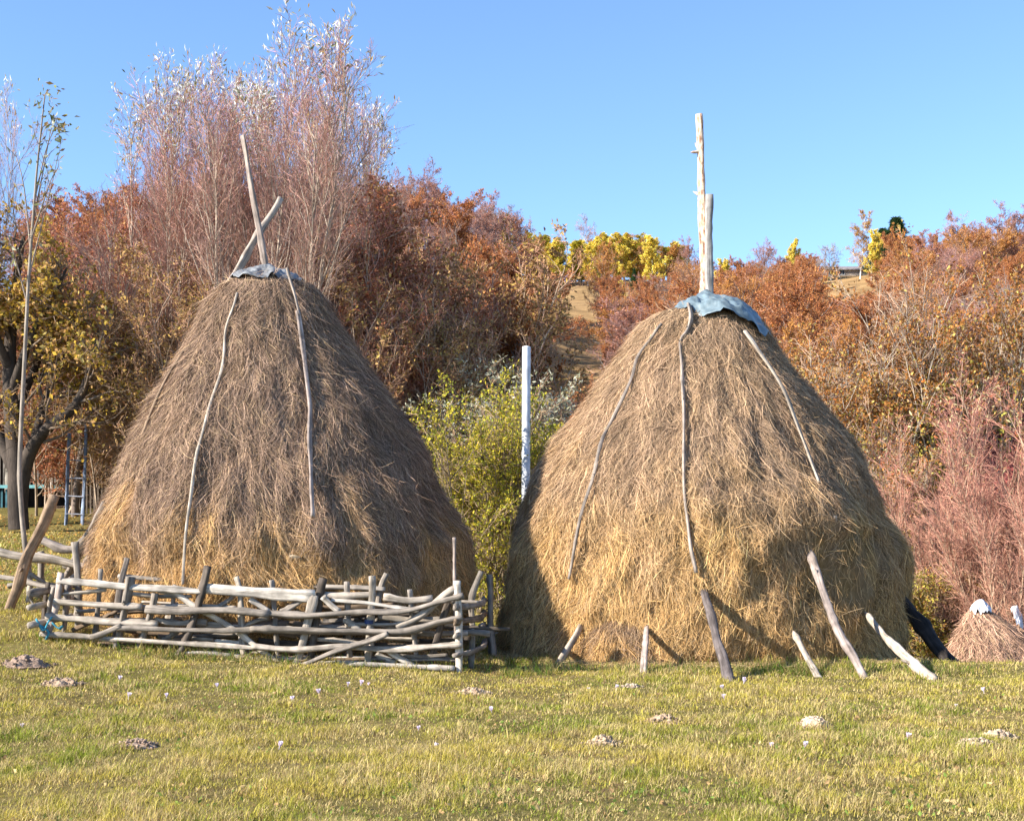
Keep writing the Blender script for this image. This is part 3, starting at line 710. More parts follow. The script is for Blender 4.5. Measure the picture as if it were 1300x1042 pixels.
# rail fence beyond it on the left
rf = empty('rail_fence', (0, 0, 0), 'loose fence of slanting posts and long rails on the left slope', 'fence')
def rfp(L, Y): return [W(px, py, Y + (dy if False else 0)) for px, py in L]
pole('post', rfp([(69, 629), (50, 672), (30, 715), (22, 745), (8, 784)], 19.6), .062, parent=rf, col=BROWN, bend=.4, stubs=2)
pole('post', rfp([(33, 700), (37, 740), (37, 765)], 20.3), .045, parent=rf, col=LT)
pole('post', rfp([(52, 700), (50, 745), (50, 765)], 20.6), .045, parent=rf, col=GY)
pole('rail', rfp([(-30, 698), (0, 700), (30, 706), (80, 714), (125, 723)], 20.0), .056, parent=rf, col=LT)
pole('rail', rfp([(44, 682), (60, 688), (78, 696), (100, 698), (128, 704)], 21.5), .05, parent=rf, col=GREY)
pole('rail', rfp([(-30, 728), (0, 733), (40, 741), (80, 748)], 20.0), .04, parent=rf, col=LT)
pole('rail', rfp([(10, 744), (50, 742), (95, 752)], 20.4), .04, parent=rf, col=GY)
pole('rail', rfp([(38, 728), (62, 742), (80, 750)], 20.3), .025, parent=rf, col=LT)
pole('rail', rfp([(80, 718), (125, 732)], 20.6), .035, parent=rf, col=GY)

# white pole between the stacks
mb = MB()
wp = W(667, 441, 25.0); gzz = gz(wp[0], 25.0)
zz_ = np.linspace(gzz - .3, wp[2], 30) - gzz
tubes(mb, np.stack([zz_ * .004, 0 * zz_, zz_], -1)[None], np.full((1, 30), .075), 24, (.78, .80, .84))
tubes(mb, np.array([[[.0, 0, zz_[-1] - .002], [0.0, 0, zz_[-1] + .012], [0, 0, zz_[-1] + .03]]]) + np.array([zz_[-1] * .004, 0, 0]), np.array([[.075, .07, .002]]), 24, (.75, .77, .8))
tag(link('white_pole', mb.mesh('white_pole', M_paint), None, (wp[0], 25.0, gzz)), 'smooth white round pole standing between the two haystacks', 'pole')

# ------------------------------------------------------------------ trees
def tree_meshes(spec, seed):
    """returns (trunk mesh, crown mesh), base at the origin. spec keys below"""
    rng = np.random.default_rng(seed); S = spec
    H = S['h']; th_ = S.get('trunk', .4) * H; rx = S['rx']; cz = S.get('cz', .62) * H; rz = S.get('rz', .4) * H
    mb = MB(); mc = MB(); ns = S.get('stems', 1)
    bark = np.array(S.get('bark', (.22, .17, .13)))
    # stems
    P0 = np.zeros((ns, 3)); 
    if ns > 1: P0[:, :2] = rng.normal(size=(ns, 2)) * S.get('spread', .3)
    P0[:, 2] = -.15
    lean = S.get('fan', .1)
    D0 = np.concatenate([rng.normal(size=(ns, 2)) * lean, np.ones((ns, 1))], 1)
    if ns > 1:
        a = np.arange(ns) / ns * 2 * math.pi + rng.random(ns); rr_ = np.sqrt(rng.random(ns))
        D0[:, 0] = np.cos(a) * rr_ * lean * 2; D0[:, 1] = np.sin(a) * rr_ * lean * 2
    Ls = H * S.get('stemlen', .92) * (1 - S.get('lenvar', .25) * rng.random(ns)); Ls[0] = H * S.get('stemlen', .92)
    Ls = Ls * (1 - .25 * np.clip(np.linalg.norm(D0[:, :2], axis=1), 0, 1))
    r0 = np.full(ns, S.get('r', H * .018)) * (1 - .3 * rng.random(ns))
    st, sr = grow(P0, D0, Ls, r0, r0 * .12, 10, S.get('wob', .05), (0, 0, S.get('trop', .03)), rng)
    tubes(mb, st, sr, 8, bark, .15, rng)
    # limbs
    n1 = S.get('n1', 20); t0 = S.get('t0', .3)
    p, d, L, r = spawn(st, sr, n1, t0, .97, S.get('a1', (50, 12)), S.get('l1', .4), rng, .6, taper=S.get('tp1', .45))
    # keep limbs inside the crown shape
    L = np.minimum(L, rx * 1.5)
    l1, q1 = grow(p, d, L, np.maximum(r, .012), np.full(len(p), S.get('rt', .006)) , 6, S.get('w1', .10), (0, 0, S.get('up1', .08)), rng)
    tubes(mb, l1, q1, 5, bark, .2, rng)
    tw = np.array(S.get('twig', (.25, .17, .13)))
    p, d, L, r = spawn(l1, q1, S.get('n2', 7), .15, 1, S.get('a2', (45, 15)), S.get('l2', .5), rng, .6, S.get('lmin', .1))
    l2, q2 = grow(p, d, L, np.maximum(r * .8, S.get('rt', .006)), np.full(len(p), S.get('rt', .006) * .7), 4, S.get('w2', .14), (0, 0, S.get('up2', .06)), rng)
    tubes(mc, l2, q2, 3, tw, .3, rng)
    p, d, L, r = spawn(l2, q2, S.get('n3', 6), .1, 1, (40, 15), S.get('l3', .55), rng, .7, S.get('lmin', .1))
    twt = np.array(S.get('tip', tw))
    l3, q3 = grow(p, d, L, np.full(len(p), S.get('rt', .006) * .8), np.full(len(p), S.get('rt', .006) * .45), 3, .12, (0, 0, S.get('up3', .05)), rng)
    zf = np.clip(l3[:, 0, 2] / H, 0, 1)[:, None] ** 2
    tubes(mc, l3, q3, 3, tw * (1 - zf) + twt * zf, .35, rng)
    if S.get('n4', 0):
        p, d, L, r = spawn(l3, q3, S['n4'], .1, 1, (35, 12), .6, rng, .7, S.get('lmin', .1))
        l4, q4 = grow(p, d, L, np.full(len(p), S['rt'] * .6), np.full(len(p), S['rt'] * .35), 2, .1, (0, 0, .05), rng)
        zf = np.clip(l4[:, 0, 2] / H, 0, 1)[:, None] ** 2
        tubes(mc, l4, q4, 3, tw * (1 - zf) + twt * zf, .35, rng)
    nl = S.get('nl', 10)
    if nl:
        lp, ld = along(l3, nl, .1, 1, rng)
        lp = lp + rng.normal(size=lp.shape) * S.get('ls', .15) * .5
        if 'leafz' in S:      # leaves only high up
            z0, z1 = S['leafz']; k = rng.random(len(lp)) < sstep(z0 * H, z1 * H, lp[:, 2] + rng.normal(size=len(lp)) * .04 * H) * S.get('leafp', 1)
            lp = lp[k]; ld = ld[k]
        elif 'leafp' in S:
            nf = vnoise(lp / (rx * .5) + seed, 4); k = rng.random(len(lp)) < S['leafp'] * sstep(.25, .6, nf) * 1.3
            lp = lp[k]; ld = ld[k]
        if 'low' in S:   # another palette in the lower crown
            lo = lp[:, 2] / H + rng.normal(size=len(lp)) * .12 < S.get('lowz', .5)
            leaves(mc, lp[lo], S.get('ls', .15), S['low'], rng, S.get('asp', .6), m=1)
            lp = lp[~lo]; ld = ld[~lo]
        leaves(mc, lp, S.get('ls', .15), S['pal'], rng, S.get('asp', .6), m=1, dirs=ld if S.get('along') else None)
    allz = np.concatenate([v[:, 2] for v in mc.v + [st[:, -1]]]); hh = float(np.percentile(allz, 99.85))
    return mb.mesh('trunk', M_bark), mc.mesh('crown', [M_twig, M_leaf], smooth=False), hh

def spruce_meshes(H, seed):
    rng = np.random.default_rng(seed); mb = MB(); mc = MB()
    st = np.array([[[0, 0, -.3], [0, 0, H * .5], [0, 0, H]]]); tubes(mb, st, np.array([[H * .02, H * .012, .01]]), 7, (.12, .09, .07))
    n = 260; t = rng.random(n) ** .8; z = H * (.06 + .92 * t); a = rng.random(n) * 6.28; L = H * .27 * (1 - t) + .15
    D = np.stack([np.cos(a), np.sin(a), .25 - .0 * t], -1); P = np.stack([0 * z, 0 * z, z], -1)
    l, q = grow(P, D, L, np.full(n, .03), np.full(n, .01), 5, .06, (0, 0, -.08), rng); tubes(mc, l, q, 3, (.06, .05, .03))
    lp, ld = along(l, 60, .12, 1, rng); lp = lp + rng.normal(size=lp.shape) * .12
    leaves(mc, lp, .34, [(3, (.06, .11, .05)), (2, (.09, .15, .06)), (1, (.04, .08, .045))], rng, .3, up=-.2, m=1)
    return mb.mesh('trunk', M_bark), mc.mesh('crown', [M_twig, M_leaf], smooth=False)

def place(meshes, name, x, y, label, cat, group, s=1.0, rz=0.0, sx=None, z=None):
    o = empty(name, (x, y, (gz(x, y) if z is None else z) - .05), label, cat, group)
    o.rotation_euler = (0, 0, rz); o.scale = (sx or s, sx or s, s)
    link('trunk', meshes[0], o); link('crown', meshes[1], o); return o

RUST = [(4, (.48, .20, .09)), (3, (.56, .27, .11)), (2, (.36, .16, .09)), (1, (.62, .36, .15))]
ORNG = [(4, (.60, .31, .10)), (2, (.66, .40, .14)), (2, (.44, .22, .10))]
MAUV = [(3, (.44, .24, .18)), (2, (.46, .22, .14))]
YELL = [(4, (.92, .74, .14)), (3, (.94, .80, .26)), (2, (.52, .38, .06)), (1, (.62, .34, .06))]
YGRN = [(4, (.54, .46, .06)), (3, (.30, .30, .05)), (1, (.6, .42, .06))]
PROTO = {}
def far(kind, k):
    key = (kind, k)
    if key in PROTO: return PROTO[key]
    base = dict(h=8, rx=3.4, n1=24, n2=9, n3=8, nl=9, ls=.12, t0=.14, rt=.015, r=.14, bark=(.30, .26, .23), a1=(58, 12), l1=.5, twig=(.42, .25, .17))
    if kind == 'rust': base.update(pal=RUST)
    if kind == 'orange': base.update(pal=ORNG, h=8, leafp=.9)
    if kind == 'mauve': base.update(pal=MAUV, nl=3, n3=9, n4=2, twig=(.36, .24, .20), tip=(.42, .26, .25), rt=.012)
    if kind == 'bare': base.update(pal=MAUV, nl=0, n3=9, n4=2, twig=(.34, .27, .23), rt=.014, bark=(.42, .38, .34))
    if kind == 'yellow': base.update(pal=YELL, h=9, rx=2.1, l1=.30, a1=(42, 10), t0=.10, bark=(.62, .60, .56), nl=15, ls=.15)
    if kind == 'ygreen': base.update(pal=YGRN, h=8, rx=2.3, l1=.34, a1=(45, 10), t0=.10, nl=15, ls=.15)
    if kind == 'birchbare': base.update(pal=MAUV, h=10, rx=1.8, nl=0, l1=.26, a1=(38, 10), bark=(.7, .66, .63), twig=(.42, .30, .30), n3=8, n4=2, rt=.012)
    if kind == 'birchgold': base.update(pal=[(3, (.58, .34, .10)), (2, (.6, .42, .12)), (1, (.5, .28, .14))], h=11, rx=2.0, nl=5, l1=.27, a1=(38, 10), bark=(.75, .72, .68), twig=(.45, .33, .28), n3=8, rt=.012, t0=.12)
    PROTO[key] = tree_meshes(base, 1000 + 37 * k + sum(map(ord, kind)))
    return PROTO[key]

rs = random.Random(5)
placed = []
def can(x, y, d):
    for a, b, e in placed:
        if (a - x) ** 2 + (b - y) ** 2 < (d + e) ** 2 * .25: return False
    placed.append((x, y, d)); return True
LAB = {'rust': 'rust-brown leafy tree', 'orange': 'orange-brown leafy tree', 'mauve': 'purplish half-bare tree', 'bare': 'bare grey-twigged tree', 'yellow': 'bright yellow slender tree', 'ygreen': 'yellow-green slender tree'}
CAT = 'tree'
# spur wood on the left
cnt = 0
for _ in range(4000):
    if cnt >= 95: break
    Y = rs.uniform(85, 158); px = rs.uniform(40, 700)
    x = (px - 650) / F * Y
    if px > 668: continue
    if not can(x, Y, 4.4): continue
    k = rs.choices(['rust', 'mauve', 'orange', 'bare'], [6, 4, 1, .6] if px > 520 else [5, 3, .6, .8])[0]
    s = rs.uniform(.75, 1.1); v = rs.randrange(3)
    place(far(k, v), 'hillside_tree', x, Y, LAB[k] + ' in the dense wood on the left spur', CAT, LAB[k] + 's of the left spur wood', s, rs.uniform(0, 6.28)); cnt += 1
# main slope
cnt = 0
for _ in range(9000):
    if cnt >= 165: break
    Y = rs.uniform(78, 238); px = rs.uniform(690, 1330)
    x = (px - 650) / F * Y
    if Y < 180 and px < 768 + max(0, 110 - Y) * 1.0: continue
    if px < 720 and Y < 215: continue
    if Y > 205 and 1035 < px < 1150: continue
    if Y > 222 and px < 860: continue
    if not can(x, Y, 4.6 if Y > 140 else 4.0): continue
    if px < 860 and Y > 190: w = [2, .5, 1, 0, 5, 2]
    elif px < 850: w = [5, 1, 2, .3, .3, 0]
    elif px > 1130 and Y > 170: w = [4, 2.5, 2.5, .5, 0, 0]
    else: w = [7, .8, 1.6, .6, .12, 0]
    k = rs.choices(['rust', 'mauve', 'orange', 'bare', 'yellow', 'ygreen'], w)[0]
    s = rs.uniform(.62, .95) if Y < 190 else rs.uniform(.75, 1.05)
    lim = 344 if px < 872 else (322 if px < 1035 else (366 if px < 1140 else 300)); lim += rs.uniform(0, 14)
    vv = rs.randrange(3); s = min(s, (CAMH + (HZ - lim) / F * Y - gz(x, Y)) / far(k, vv)[2])
    if s < .38: continue
    if px > 1150 and Y > 190: s *= 1.25
    zone = 'on the slope left of the tall pole' if px < 880 else ('on the slope right of the tall pole' if px < 1130 else 'on the slope at the right edge')
    place(far(k, vv), 'hillside_tree', x, Y, LAB[k] + ' ' + zone, CAT, LAB[k] + 's ' + zone, s, rs.uniform(0, 6.28)); cnt += 1
def sky(px, pytop, Y, kind, h0, label, v=0, sx=None):
    x = (px - 650) / F * Y; z = gz(x, Y); top = CAMH + (HZ - pytop) / F * Y; s = (top - z) / far(kind, v)[2]
    place(far(kind, v), 'skyline_tree', x, Y, label, 'tree', None, s, rs.uniform(0, 6), sx=(sx or 1) * s)
def yrow():
    n = 0
    for px in range(682, 874, 8):
        Y = rs.uniform(228, 250); x = (px - 650) / F * Y; k = rs.choices(['yellow', 'ygreen', 'orange'], [5, 2, 1])[0]
        z = gz(x, Y); top = CAMH + (HZ - rs.uniform(294, 310)) / F * Y; s = (top - z) / far(k, n % 3)[2]
        place(far(k, n % 3), 'skyline_tree', x, Y, LAB[k] + ' of the bright row on the ridge left of the tall pole', 'tree', LAB[k] + 's of the ridge row', s, rs.uniform(0, 6.28), sx=s * 1.5); n += 1
yrow()
sky(739, 272, 240, 'birchbare', 9.6, 'bare pale birch rising above the yellow row on the ridge', 0)
sky(762, 303, 200, 'orange', 8, 'round orange-brown tree with pale trunk above the clearing', 1, 1.0)
sky(826, 294, 225, 'yellow', 9.2, 'pointed golden-yellow tree rightmost of the yellow row', 1, 1.1)
sky(871, 300, 215, 'mauve', 8.3, 'purplish bare tree just left of the tall pole', 1, .8)
sky(968, 305, 235, 'mauve', 8.3, 'small purplish tree on the ridge right of the grey pole', 2)
sky(1004, 305, 245, 'yellow', 9.2, 'small yellow tree alone on the ridge between brown trees', 2)
sky(1024, 325, 240, 'rust', 8.3, 'small rusty tree beside the lone small yellow one', 0)
sky(1055, 306, 246, 'bare', 8.3, 'bare grey shrub left of the tall birch on the ridge', 1)
sky(1092, 268, 240, 'birchgold', 10.8, 'tall pale-stemmed birch with thin golden leaves on the ridge', 0, 1.15)
sky(1106, 292, 236, 'yellow', 9.2, 'bright yellow tree right behind the tall birch', 0, .9)
sky(1142, 301, 232, 'rust', 8.3, 'wide rusty tree in front of the dark spruce', 1, 1.2)
sky(1222, 268, 205, 'mauve', 8.3, 'large bare purplish tree on the right skyline', 1, 1.05)
sky(1291, 258, 200, 'mauve', 8.3, 'tall reddish-purple tree in the right corner of the ridge', 0, 1.0)
sky(1270, 280, 196, 'orange', 8.3, 'broad orange tree below the reddish-purple corner tree', 2, 1.1)
sp = spruce_meshes(10, 5)
for px, pt, Y, lab, sc in ((1138, 276, 244, 'dark green spruce on the ridge right of the birch', 2.0), (1121, 290, 250, 'smaller dark spruce tip beside the large spruce', 1.9), (805, 345, 205, 'small green spruce among the yellow trees', 1.0), (592, 372, 140, 'small green conifer at the edge of the dark wood', .9)):
    x = (px - 650) / F * Y; z = gz(x, Y); s = (CAMH + (HZ - pt) / F * Y - z) / 10
    if px in (805, 592): s = .35
    place(sp, 'spruce', x, Y, lab, 'tree', None, s, 1.0, sx=s * sc)
# small pale house wall on the ridge
def box(mb, a, b, c):
    x0, y0, z0 = a; x1, y1, z1 = b
    v = np.array([(x, y, z) for z in (z0, z1) for (x, y) in ((x0, y0), (x1, y0), (x1, y1), (x0, y1))])
    q = np.array([(3, 2, 1, 0), (4, 5, 6, 7), (0, 1, 5, 4), (1, 2, 6, 5), (2, 3, 7, 6), (3, 0, 4, 7)]); mb.add(v[q].reshape(-1, 3), np.arange(24).reshape(-1, 4), c)
def roofmesh(name, x0, x1, y0, y1, z, h, col, ov=.4, t=.12, parent=None, mat=None):
    """gabled roof, ridge along x"""
    mb = MB(); ym = (y0 + y1) / 2
    for (ya, yb) in ((y0 - ov, ym), (y1 + ov, ym)):
        za = z - ov * h / (ym - y0)
        P = np.array([(x0 - ov, ya, za), (x1 + ov, ya, za), (x1 + ov, yb, z + h), (x0 - ov, yb, z + h)]); Q = P + np.array([0, 0, t])
        v = np.concatenate([P, Q]); q = np.array([(0, 1, 2, 3), (4, 5, 6, 7), (0, 1, 5, 4), (1, 2, 6, 5), (2, 3, 7, 6), (3, 0, 4, 7)]); mb.add(v[q].reshape(-1, 3), np.arange(24).reshape(-1, 4), col)
    return link(name, mb.mesh(name, mat or M_paint, smooth=False), parent)

def house(name, x, y, w, d, h, rh, wallc, roofc, label, rz=0, cat='house'):
    o = empty(name, (x, y, gz(x, y) - .3), label, cat); o.rotation_euler = (0, 0, rz)
    mb = MB(); box(mb, (-w / 2, -d / 2, 0), (w / 2, d / 2, h + .3), wallc)
    for sx in (-w / 2, w / 2 - .01):      # gables
        v = np.array([(sx, -d / 2, h + .3), (sx, d / 2, h + .3), (sx, .01, h + .3 + rh), (sx, -.01, h + .3 + rh)]); mb.add(np.concatenate([v, v + [.01, 0, 0]]), [(0, 1, 2, 3), (4, 5, 6, 7)], wallc)
    link('wall', mb.mesh('wall', M_paint, smooth=False), o)
    roofmesh('roof', -w / 2, w / 2, -d / 2, d / 2, h + .32, rh, roofc, parent=o)
    for wx in (-w * .25, w * .22):
        mb = MB(); a = (wx - .45, -d / 2 - .05, h * .4)
        for (u0, u1, v0, v1) in ((-.5, .5, -.06, 0), (-.5, .5, 1.0, 1.06), (-.5, -.44, 0, 1), (.44, .5, 0, 1), (-.03, .03, 0, 1)):
            box(mb, (wx + u0, -d / 2 - .05, h * .4 + v0), (wx + u1, -d / 2 - .003, h * .4 + v1), (.7, .7, .68))
        f = link('window', mb.mesh('window', M_paint, smooth=False), o)
        mb = MB(); box(mb, (wx - .44, -d / 2 - .03, h * .4), (wx + .44, -d / 2 - .002, h * .4 + 1), (.05, .07, .10)); link('pane', mb.mesh('pane', M_tarp, smooth=False), f)
    return o
house('ridge_hut', (1085 - 650) / F * 252, 252, 11, 4, 1.0, .8, (.42, .37, .32), (.33, .29, .27), 'low pale hut on the bare ridge below the birch', 0)
house('farmhouse', 13.0, 46, 6.5, 6, 2.6, 2.3, (.66, .44, .40), (.28, .07, .06), 'pink-walled house with dark red roof glimpsed behind the right bushes', -.5)

# ------------------------------------------------------------------ nearer trees and bushes
def near(spec, seed, name, px, Y, pytop, label, group=None, rz=0, s=1, cat='tree', sx=None, z=None, reuse=None):
    x = (px - 650) / F * Y; zz = gz(x, Y) if z is None else z
    top = CAMH + (HZ - pytop) / F * Y
    key = ('n', seed)
    if key not in PROTO: PROTO[key] = (tree_meshes(spec, seed), spec['h'])
    m, h0 = PROTO[key]; k = (top - zz) / m[2]
    return place(m, name, x, Y, label, cat, group, k, rz, sx=(sx or 1) * k, z=zz)

SILV = [(5, (.74, .74, .70)), (3, (.52, .54, .46)), (1, (.24, .28, .16)), (2, (.5, .36, .16))]
willow = dict(h=12, rx=2.2, stems=9, spread=.4, fan=.15, stemlen=.98, lenvar=.35, wob=.025, trop=.05, r=.075, bark=(.50, .42, .34), t0=.12, n1=36, a1=(24, 7), l1=.26, tp1=.5, up1=.10,
              n2=9, a2=(24, 8), l2=.55, up2=.10, n3=5, l3=.65, nl=3, rt=.0054, twig=(.47, .32, .23), tip=(.60, .31, .32), pal=SILV, ls=.14, asp=.3, leafz=(.80, .98), leafp=.8, along=True, up3=.1)
willow2 = dict(willow, stems=8, fan=.15, h=12, tip=(.60, .28, .26))
willow_far = dict(willow, nl=3, stems=9, fan=.17, leafz=(.82, 1.0), tip=(.52, .30, .26), leafp=.5)
near(willow2, 21, 'willow', 205, 33, 66, 'tall willow with silvery leaf tips, left of the crossed poles', None, .5, sx=.95)
near(willow, 22, 'willow', 262, 35, 92, 'willow with reddish twigs and few silver leaves between the two tallest willows', None, 5.0, sx=.8)
near(willow, 22, 'willow', 322, 32, 26, 'tallest willow with pink twigs and white leaf tip, behind the crossed poles', None, 6.3, sx=1.0)
near(willow2, 21, 'willow', 405, 40.5, 118, 'shorter willow just right of the tallest one', None, 4.2, sx=.9)
near(willow, 22, 'willow', 300, 34.5, 78, 'dense mauve-twigged willow filling the gap left of the tallest one', None, 1.4, sx=.95)
near(willow2, 21, 'willow', 365, 34, 96, 'mauve-twigged willow tucked in just behind the tallest one', None, 2.7, sx=.9)
near(willow_far, 23, 'willow', 478, 42, 134, 'rightmost willow with loose silver leaves against the sky', None, 4.1, sx=.75)
near(willow_far, 23, 'willow', 440, 42, 160, 'sparse thin-twigged willow left of the rightmost willow', None, 4.0, sx=.8)
near(willow_far, 23, 'willow', -52, 31, 92, 'willow at the left photo edge showing only branch tips', None, 2.0, sx=.62)

THIN = [(3, (.48, .32, .15)), (2, (.30, .17, .09)), (1, (.5, .36, .12))]
brush = dict(h=8, rx=1.7, stems=20, spread=.8, fan=.19, stemlen=.98, lenvar=.35, wob=.04, trop=.03, r=.05, bark=(.46, .36, .27), t0=.1, n1=16, a1=(32, 10), l1=.38, tp1=.5,
             n2=8, a2=(32, 12), l2=.5, n3=6, l3=.6, nl=4, rt=.0075, twig=(.50, .33, .22), tip=(.52, .29, .20), pal=THIN, ls=.10, asp=.5, leafp=.8)
brush_red = dict(brush, twig=(.48, .28, .20), tip=(.52, .24, .19), nl=3, pal=[(2, (.42, .18, .10)), (1, (.5, .3, .14))])
gi = 0
for px, Y, pt, sd, sp_, rz, ph in ((160, 38, 250, 31, brush_red, 0, 'leftmost reddish brushwood bush below the willows'), (235, 31.5, 330, 32, brush, 1, 'brown brushwood bush left of the crossed poles'),
       (300, 38, 262, 31, brush_red, 2.5, 'reddish brushwood bush right behind the crossed poles'), (405, 36, 235, 31, brush_red, 3.1, 'brown-red domed bush right of the tallest willow'),
       (478, 37, 240, 31, brush, 4.6, 'tan twiggy domed bush below the rightmost willow'), (520, 41, 285, 32, brush, 5.3, 'rightmost tan brushwood bush before the dark wood'),
       (430, 33, 345, 31, brush_red, 1.9, 'lower reddish bush right behind the fenced stack'), (520, 34, 352, 32, brush, .7, 'lower tan bush above the shaded stack flank'),
       (585, 36, 392, 32, brush, 2.9, 'low tan bush left of the silvery shrub'), (120, 35, 330, 31, brush_red, 5.0, 'reddish bush between the yellow apple tree and the stack'), (185, 34, 400, 32, brush, 3.9, 'tan bush close to the left stack outline')):
    near(sp_, sd, 'bush', px, Y, pt, ph, 'brushwood bushes behind the fenced stack', rz, cat='bush', sx=1.1)

# old fruit tree at the left with yellow leaves
APL = [(4, (.50, .34, .07)), (3, (.56, .36, .16)), (2, (.34, .27, .07)), (1, (.62, .5, .2)), (1, (.3, .17, .07))]
def fruit_tree():
    rng = np.random.default_rng(91); Y = 30.0; b = to_ground(24, 668, Y); b[1] = Y; b = np.array([W(24, 668, Y)[0], Y, 0]); b[2] = gz(b[0], Y)
    o = empty('fruit_tree', b, 'old fruit tree with dark forked trunk and yellow leaves at the left', 'tree')
    mb = MB(); mc = MB()
    arms = [[(24, 672, 0), (22, 630, 0), (22, 600, 0), (16, 540, .1), (12, 480, .2), (14, 420, .2), (20, 360, .1), (30, 300, 0)],
            [(24, 672, 0), (26, 632, 0), (30, 600, -.1), (42, 565, -.3), (66, 538, -.5), (95, 516, -.6), (115, 470, -.6), (125, 420, -.5)],
            [(22, 605, 0), (2, 560, .4), (-25, 500, .6), (-45, 430, .8), (-50, 370, .8)],
            [(14, 500, .2), (35, 440, -.2), (60, 390, -.5), (85, 340, -.6)], [(12, 470, .2), (-10, 410, -.3), (-20, 340, -.4)], [(16, 540, .1), (30, 500, .6), (50, 450, 1.0), (60, 380, 1.2)],
            [(42, 565, -.3), (60, 500, .4), (85, 440, .8), (100, 390, .9)]]
    rads = [(.18, .04), (.15, .03), (.12, .03), (.09, .02), (.09, .02), (.1, .02), (.08, .02)]
    Ls = []
    for A, (ra, rb) in zip(arms, rads):
        P = catmull(np.array([W(px, py, Y + dy) for px, py, dy in A]), 16) - b
        u = np.linspace(0, 1, 16)
        R = ra * (1 - u) ** .7 + rb; 
        tubes(mb, P[None], R[None], 12, (.10, .08, .066)); Ls.append((P, R))
    pts = np.stack([P for P, R in Ls]); rad = np.stack([R for P, R in Ls])
    p, d, L, r = spawn(pts, rad, 15, .3, 1, (55, 14), .34, rng, .4, taper=.2)
    l1, q1 = grow(p, d, L, np.clip(r, .015, .04), np.full(len(p), .008), 7, .16, (0, 0, .06), rng); tubes(mb, l1, q1, 5, (.22, .17, .13), .2, rng)
    p, d, L, r = spawn(l1, q1, 9, .1, 1, (48, 15), .45, rng, .6, .25)
    l2, q2 = grow(p, d, L, np.full(len(p), .010), np.full(len(p), .006), 4, .16, (0, 0, .04), rng); tubes(mc, l2, q2, 3, (.26, .19, .13), .3, rng)
    p, d, L, r = spawn(l2, q2, 6, .1, 1, (45, 15), .6, rng, .6, .15)
    l3, q3 = grow(p, d, L, np.full(len(p), .006), np.full(len(p), .004), 3, .16, (0, 0, .02), rng); tubes(mc, l3, q3, 3, (.28, .2, .14), .3, rng)
    lp, ld = along(l3, 5, .1, 1, rng); lp = lp + rng.normal(size=lp.shape) * .06
    k = rng.random(len(lp)) < sstep(.25, .6, vnoise(lp / 1.1, 3)) * .9 * (.35 + .65 * sstep(2.0, 5.0, lp[:, 2])); lp = lp[k]
    leaves(mc, lp, .105, APL, rng, .62, m=1)
    link('trunk', mb.mesh('trunk', M_bark), o); link('crown', mc.mesh('crown', [M_twig, M_leaf], smooth=False), o)
fruit_tree()
orch = dict(h=6.5, rx=3, trunk=.3, n1=24, a1=(55, 12), l1=.5, t0=.25, n2=9, n3=7, nl=5, ls=.10, rt=.006, r=.13, bark=(.25, .2, .17), twig=(.28, .2, .15), pal=APL, leafp=.85)
near(orch, 51, 'fruit_tree', 95, 33.5, 345, 'smaller yellow-leaved tree filling the gap right of the old fruit tree', None, 1.0, sx=1.0)
near(orch, 51, 'fruit_tree', -35, 36, 300, 'yellow-leaved tree behind the old fruit tree at the photo edge', None, 3.0, sx=1.1)

# thin sapling at the left edge of the rail fence
def sapling():
    rng = np.random.default_rng(17); Y = 20.6
    b = to_ground(40, 765, Y); b = np.array([W(38, 760, Y)[0], Y, 0]); b[2] = gz(b[0], Y)
    o = empty('sapling', b, 'very tall thin leaning sapling with tufts of leaves at its tip, far left', 'tree')
    A = [(38, 765), (33, 705), (28, 655), (25, 600), (27, 540), (30, 480), (33, 420), (36, 360), (41, 290), (47, 215), (57, 120)]
    P = catmull(np.array([W(px, py, Y) for px, py in A]), 40) - b; u = np.linspace(0, 1, 40)
    mb = MB(); tubes(mb, P[None], (.034 * (1 - u) ** .8 + .008)[None], 8, (.36, .31, .26))
    br = []
    for (a, c, e, f) in ((.60, (20, 330), (10, 300), 0), (.66, (62, 250), (72, 205), 0), (.70, (30, 235), (18, 190), .2), (.72, (66, 225), (76, 215), -.2), (.80, (60, 185), (74, 155), .1), (.86, (55, 160), (76, 165), 0), (.76, (58, 200), (64, 165), .1), (.64, (45, 262), (64, 240), .1)):
        s = P[int(a * 39)]; br.append(catmull(np.array([s, W(c[0], c[1], Y + f) - b, W(e[0], e[1], Y + f * 2) - b]), 8))
    br = np.array(br); tubes(mb, br, np.linspace(.014, .005, 8)[None].repeat(len(br), 0), 5, (.34, .28, .24))
    p, d, L, r = spawn(np.concatenate([br]), np.full((len(br), 8), .006), 7, .2, 1, (40, 10), .35, rng, .7, .15)
    l1, q1 = grow(p, d, L, np.full(len(p), .006), np.full(len(p), .003), 4, .15, (0, 0, .1), rng)
    mc = MB(); tubes(mc, l1, q1, 3, (.33, .25, .2), .2, rng)
    lp, ld = along(l1, 2, .4, 1, rng); tp = P[-1] + rng.normal(size=(46, 3)) * np.array([.12, .1, .14]) - np.array([0, 0, .08]); t2 = br[4][-1] + rng.normal(size=(26, 3)) * .09; t3 = br[5][-1] + rng.normal(size=(22, 3)) * .07
    leaves(mc, np.concatenate([lp, tp, t2, t3]), .10, [(3, (.5, .5, .36)), (2, (.24, .26, .12)), (2, (.35, .24, .1))], rng, .4, m=1, up=-.1)
    link('trunk', mb.mesh('trunk', M_bark), o); link('crown', mc.mesh('crown', [M_twig, M_leaf], smooth=False), o)
sapling()

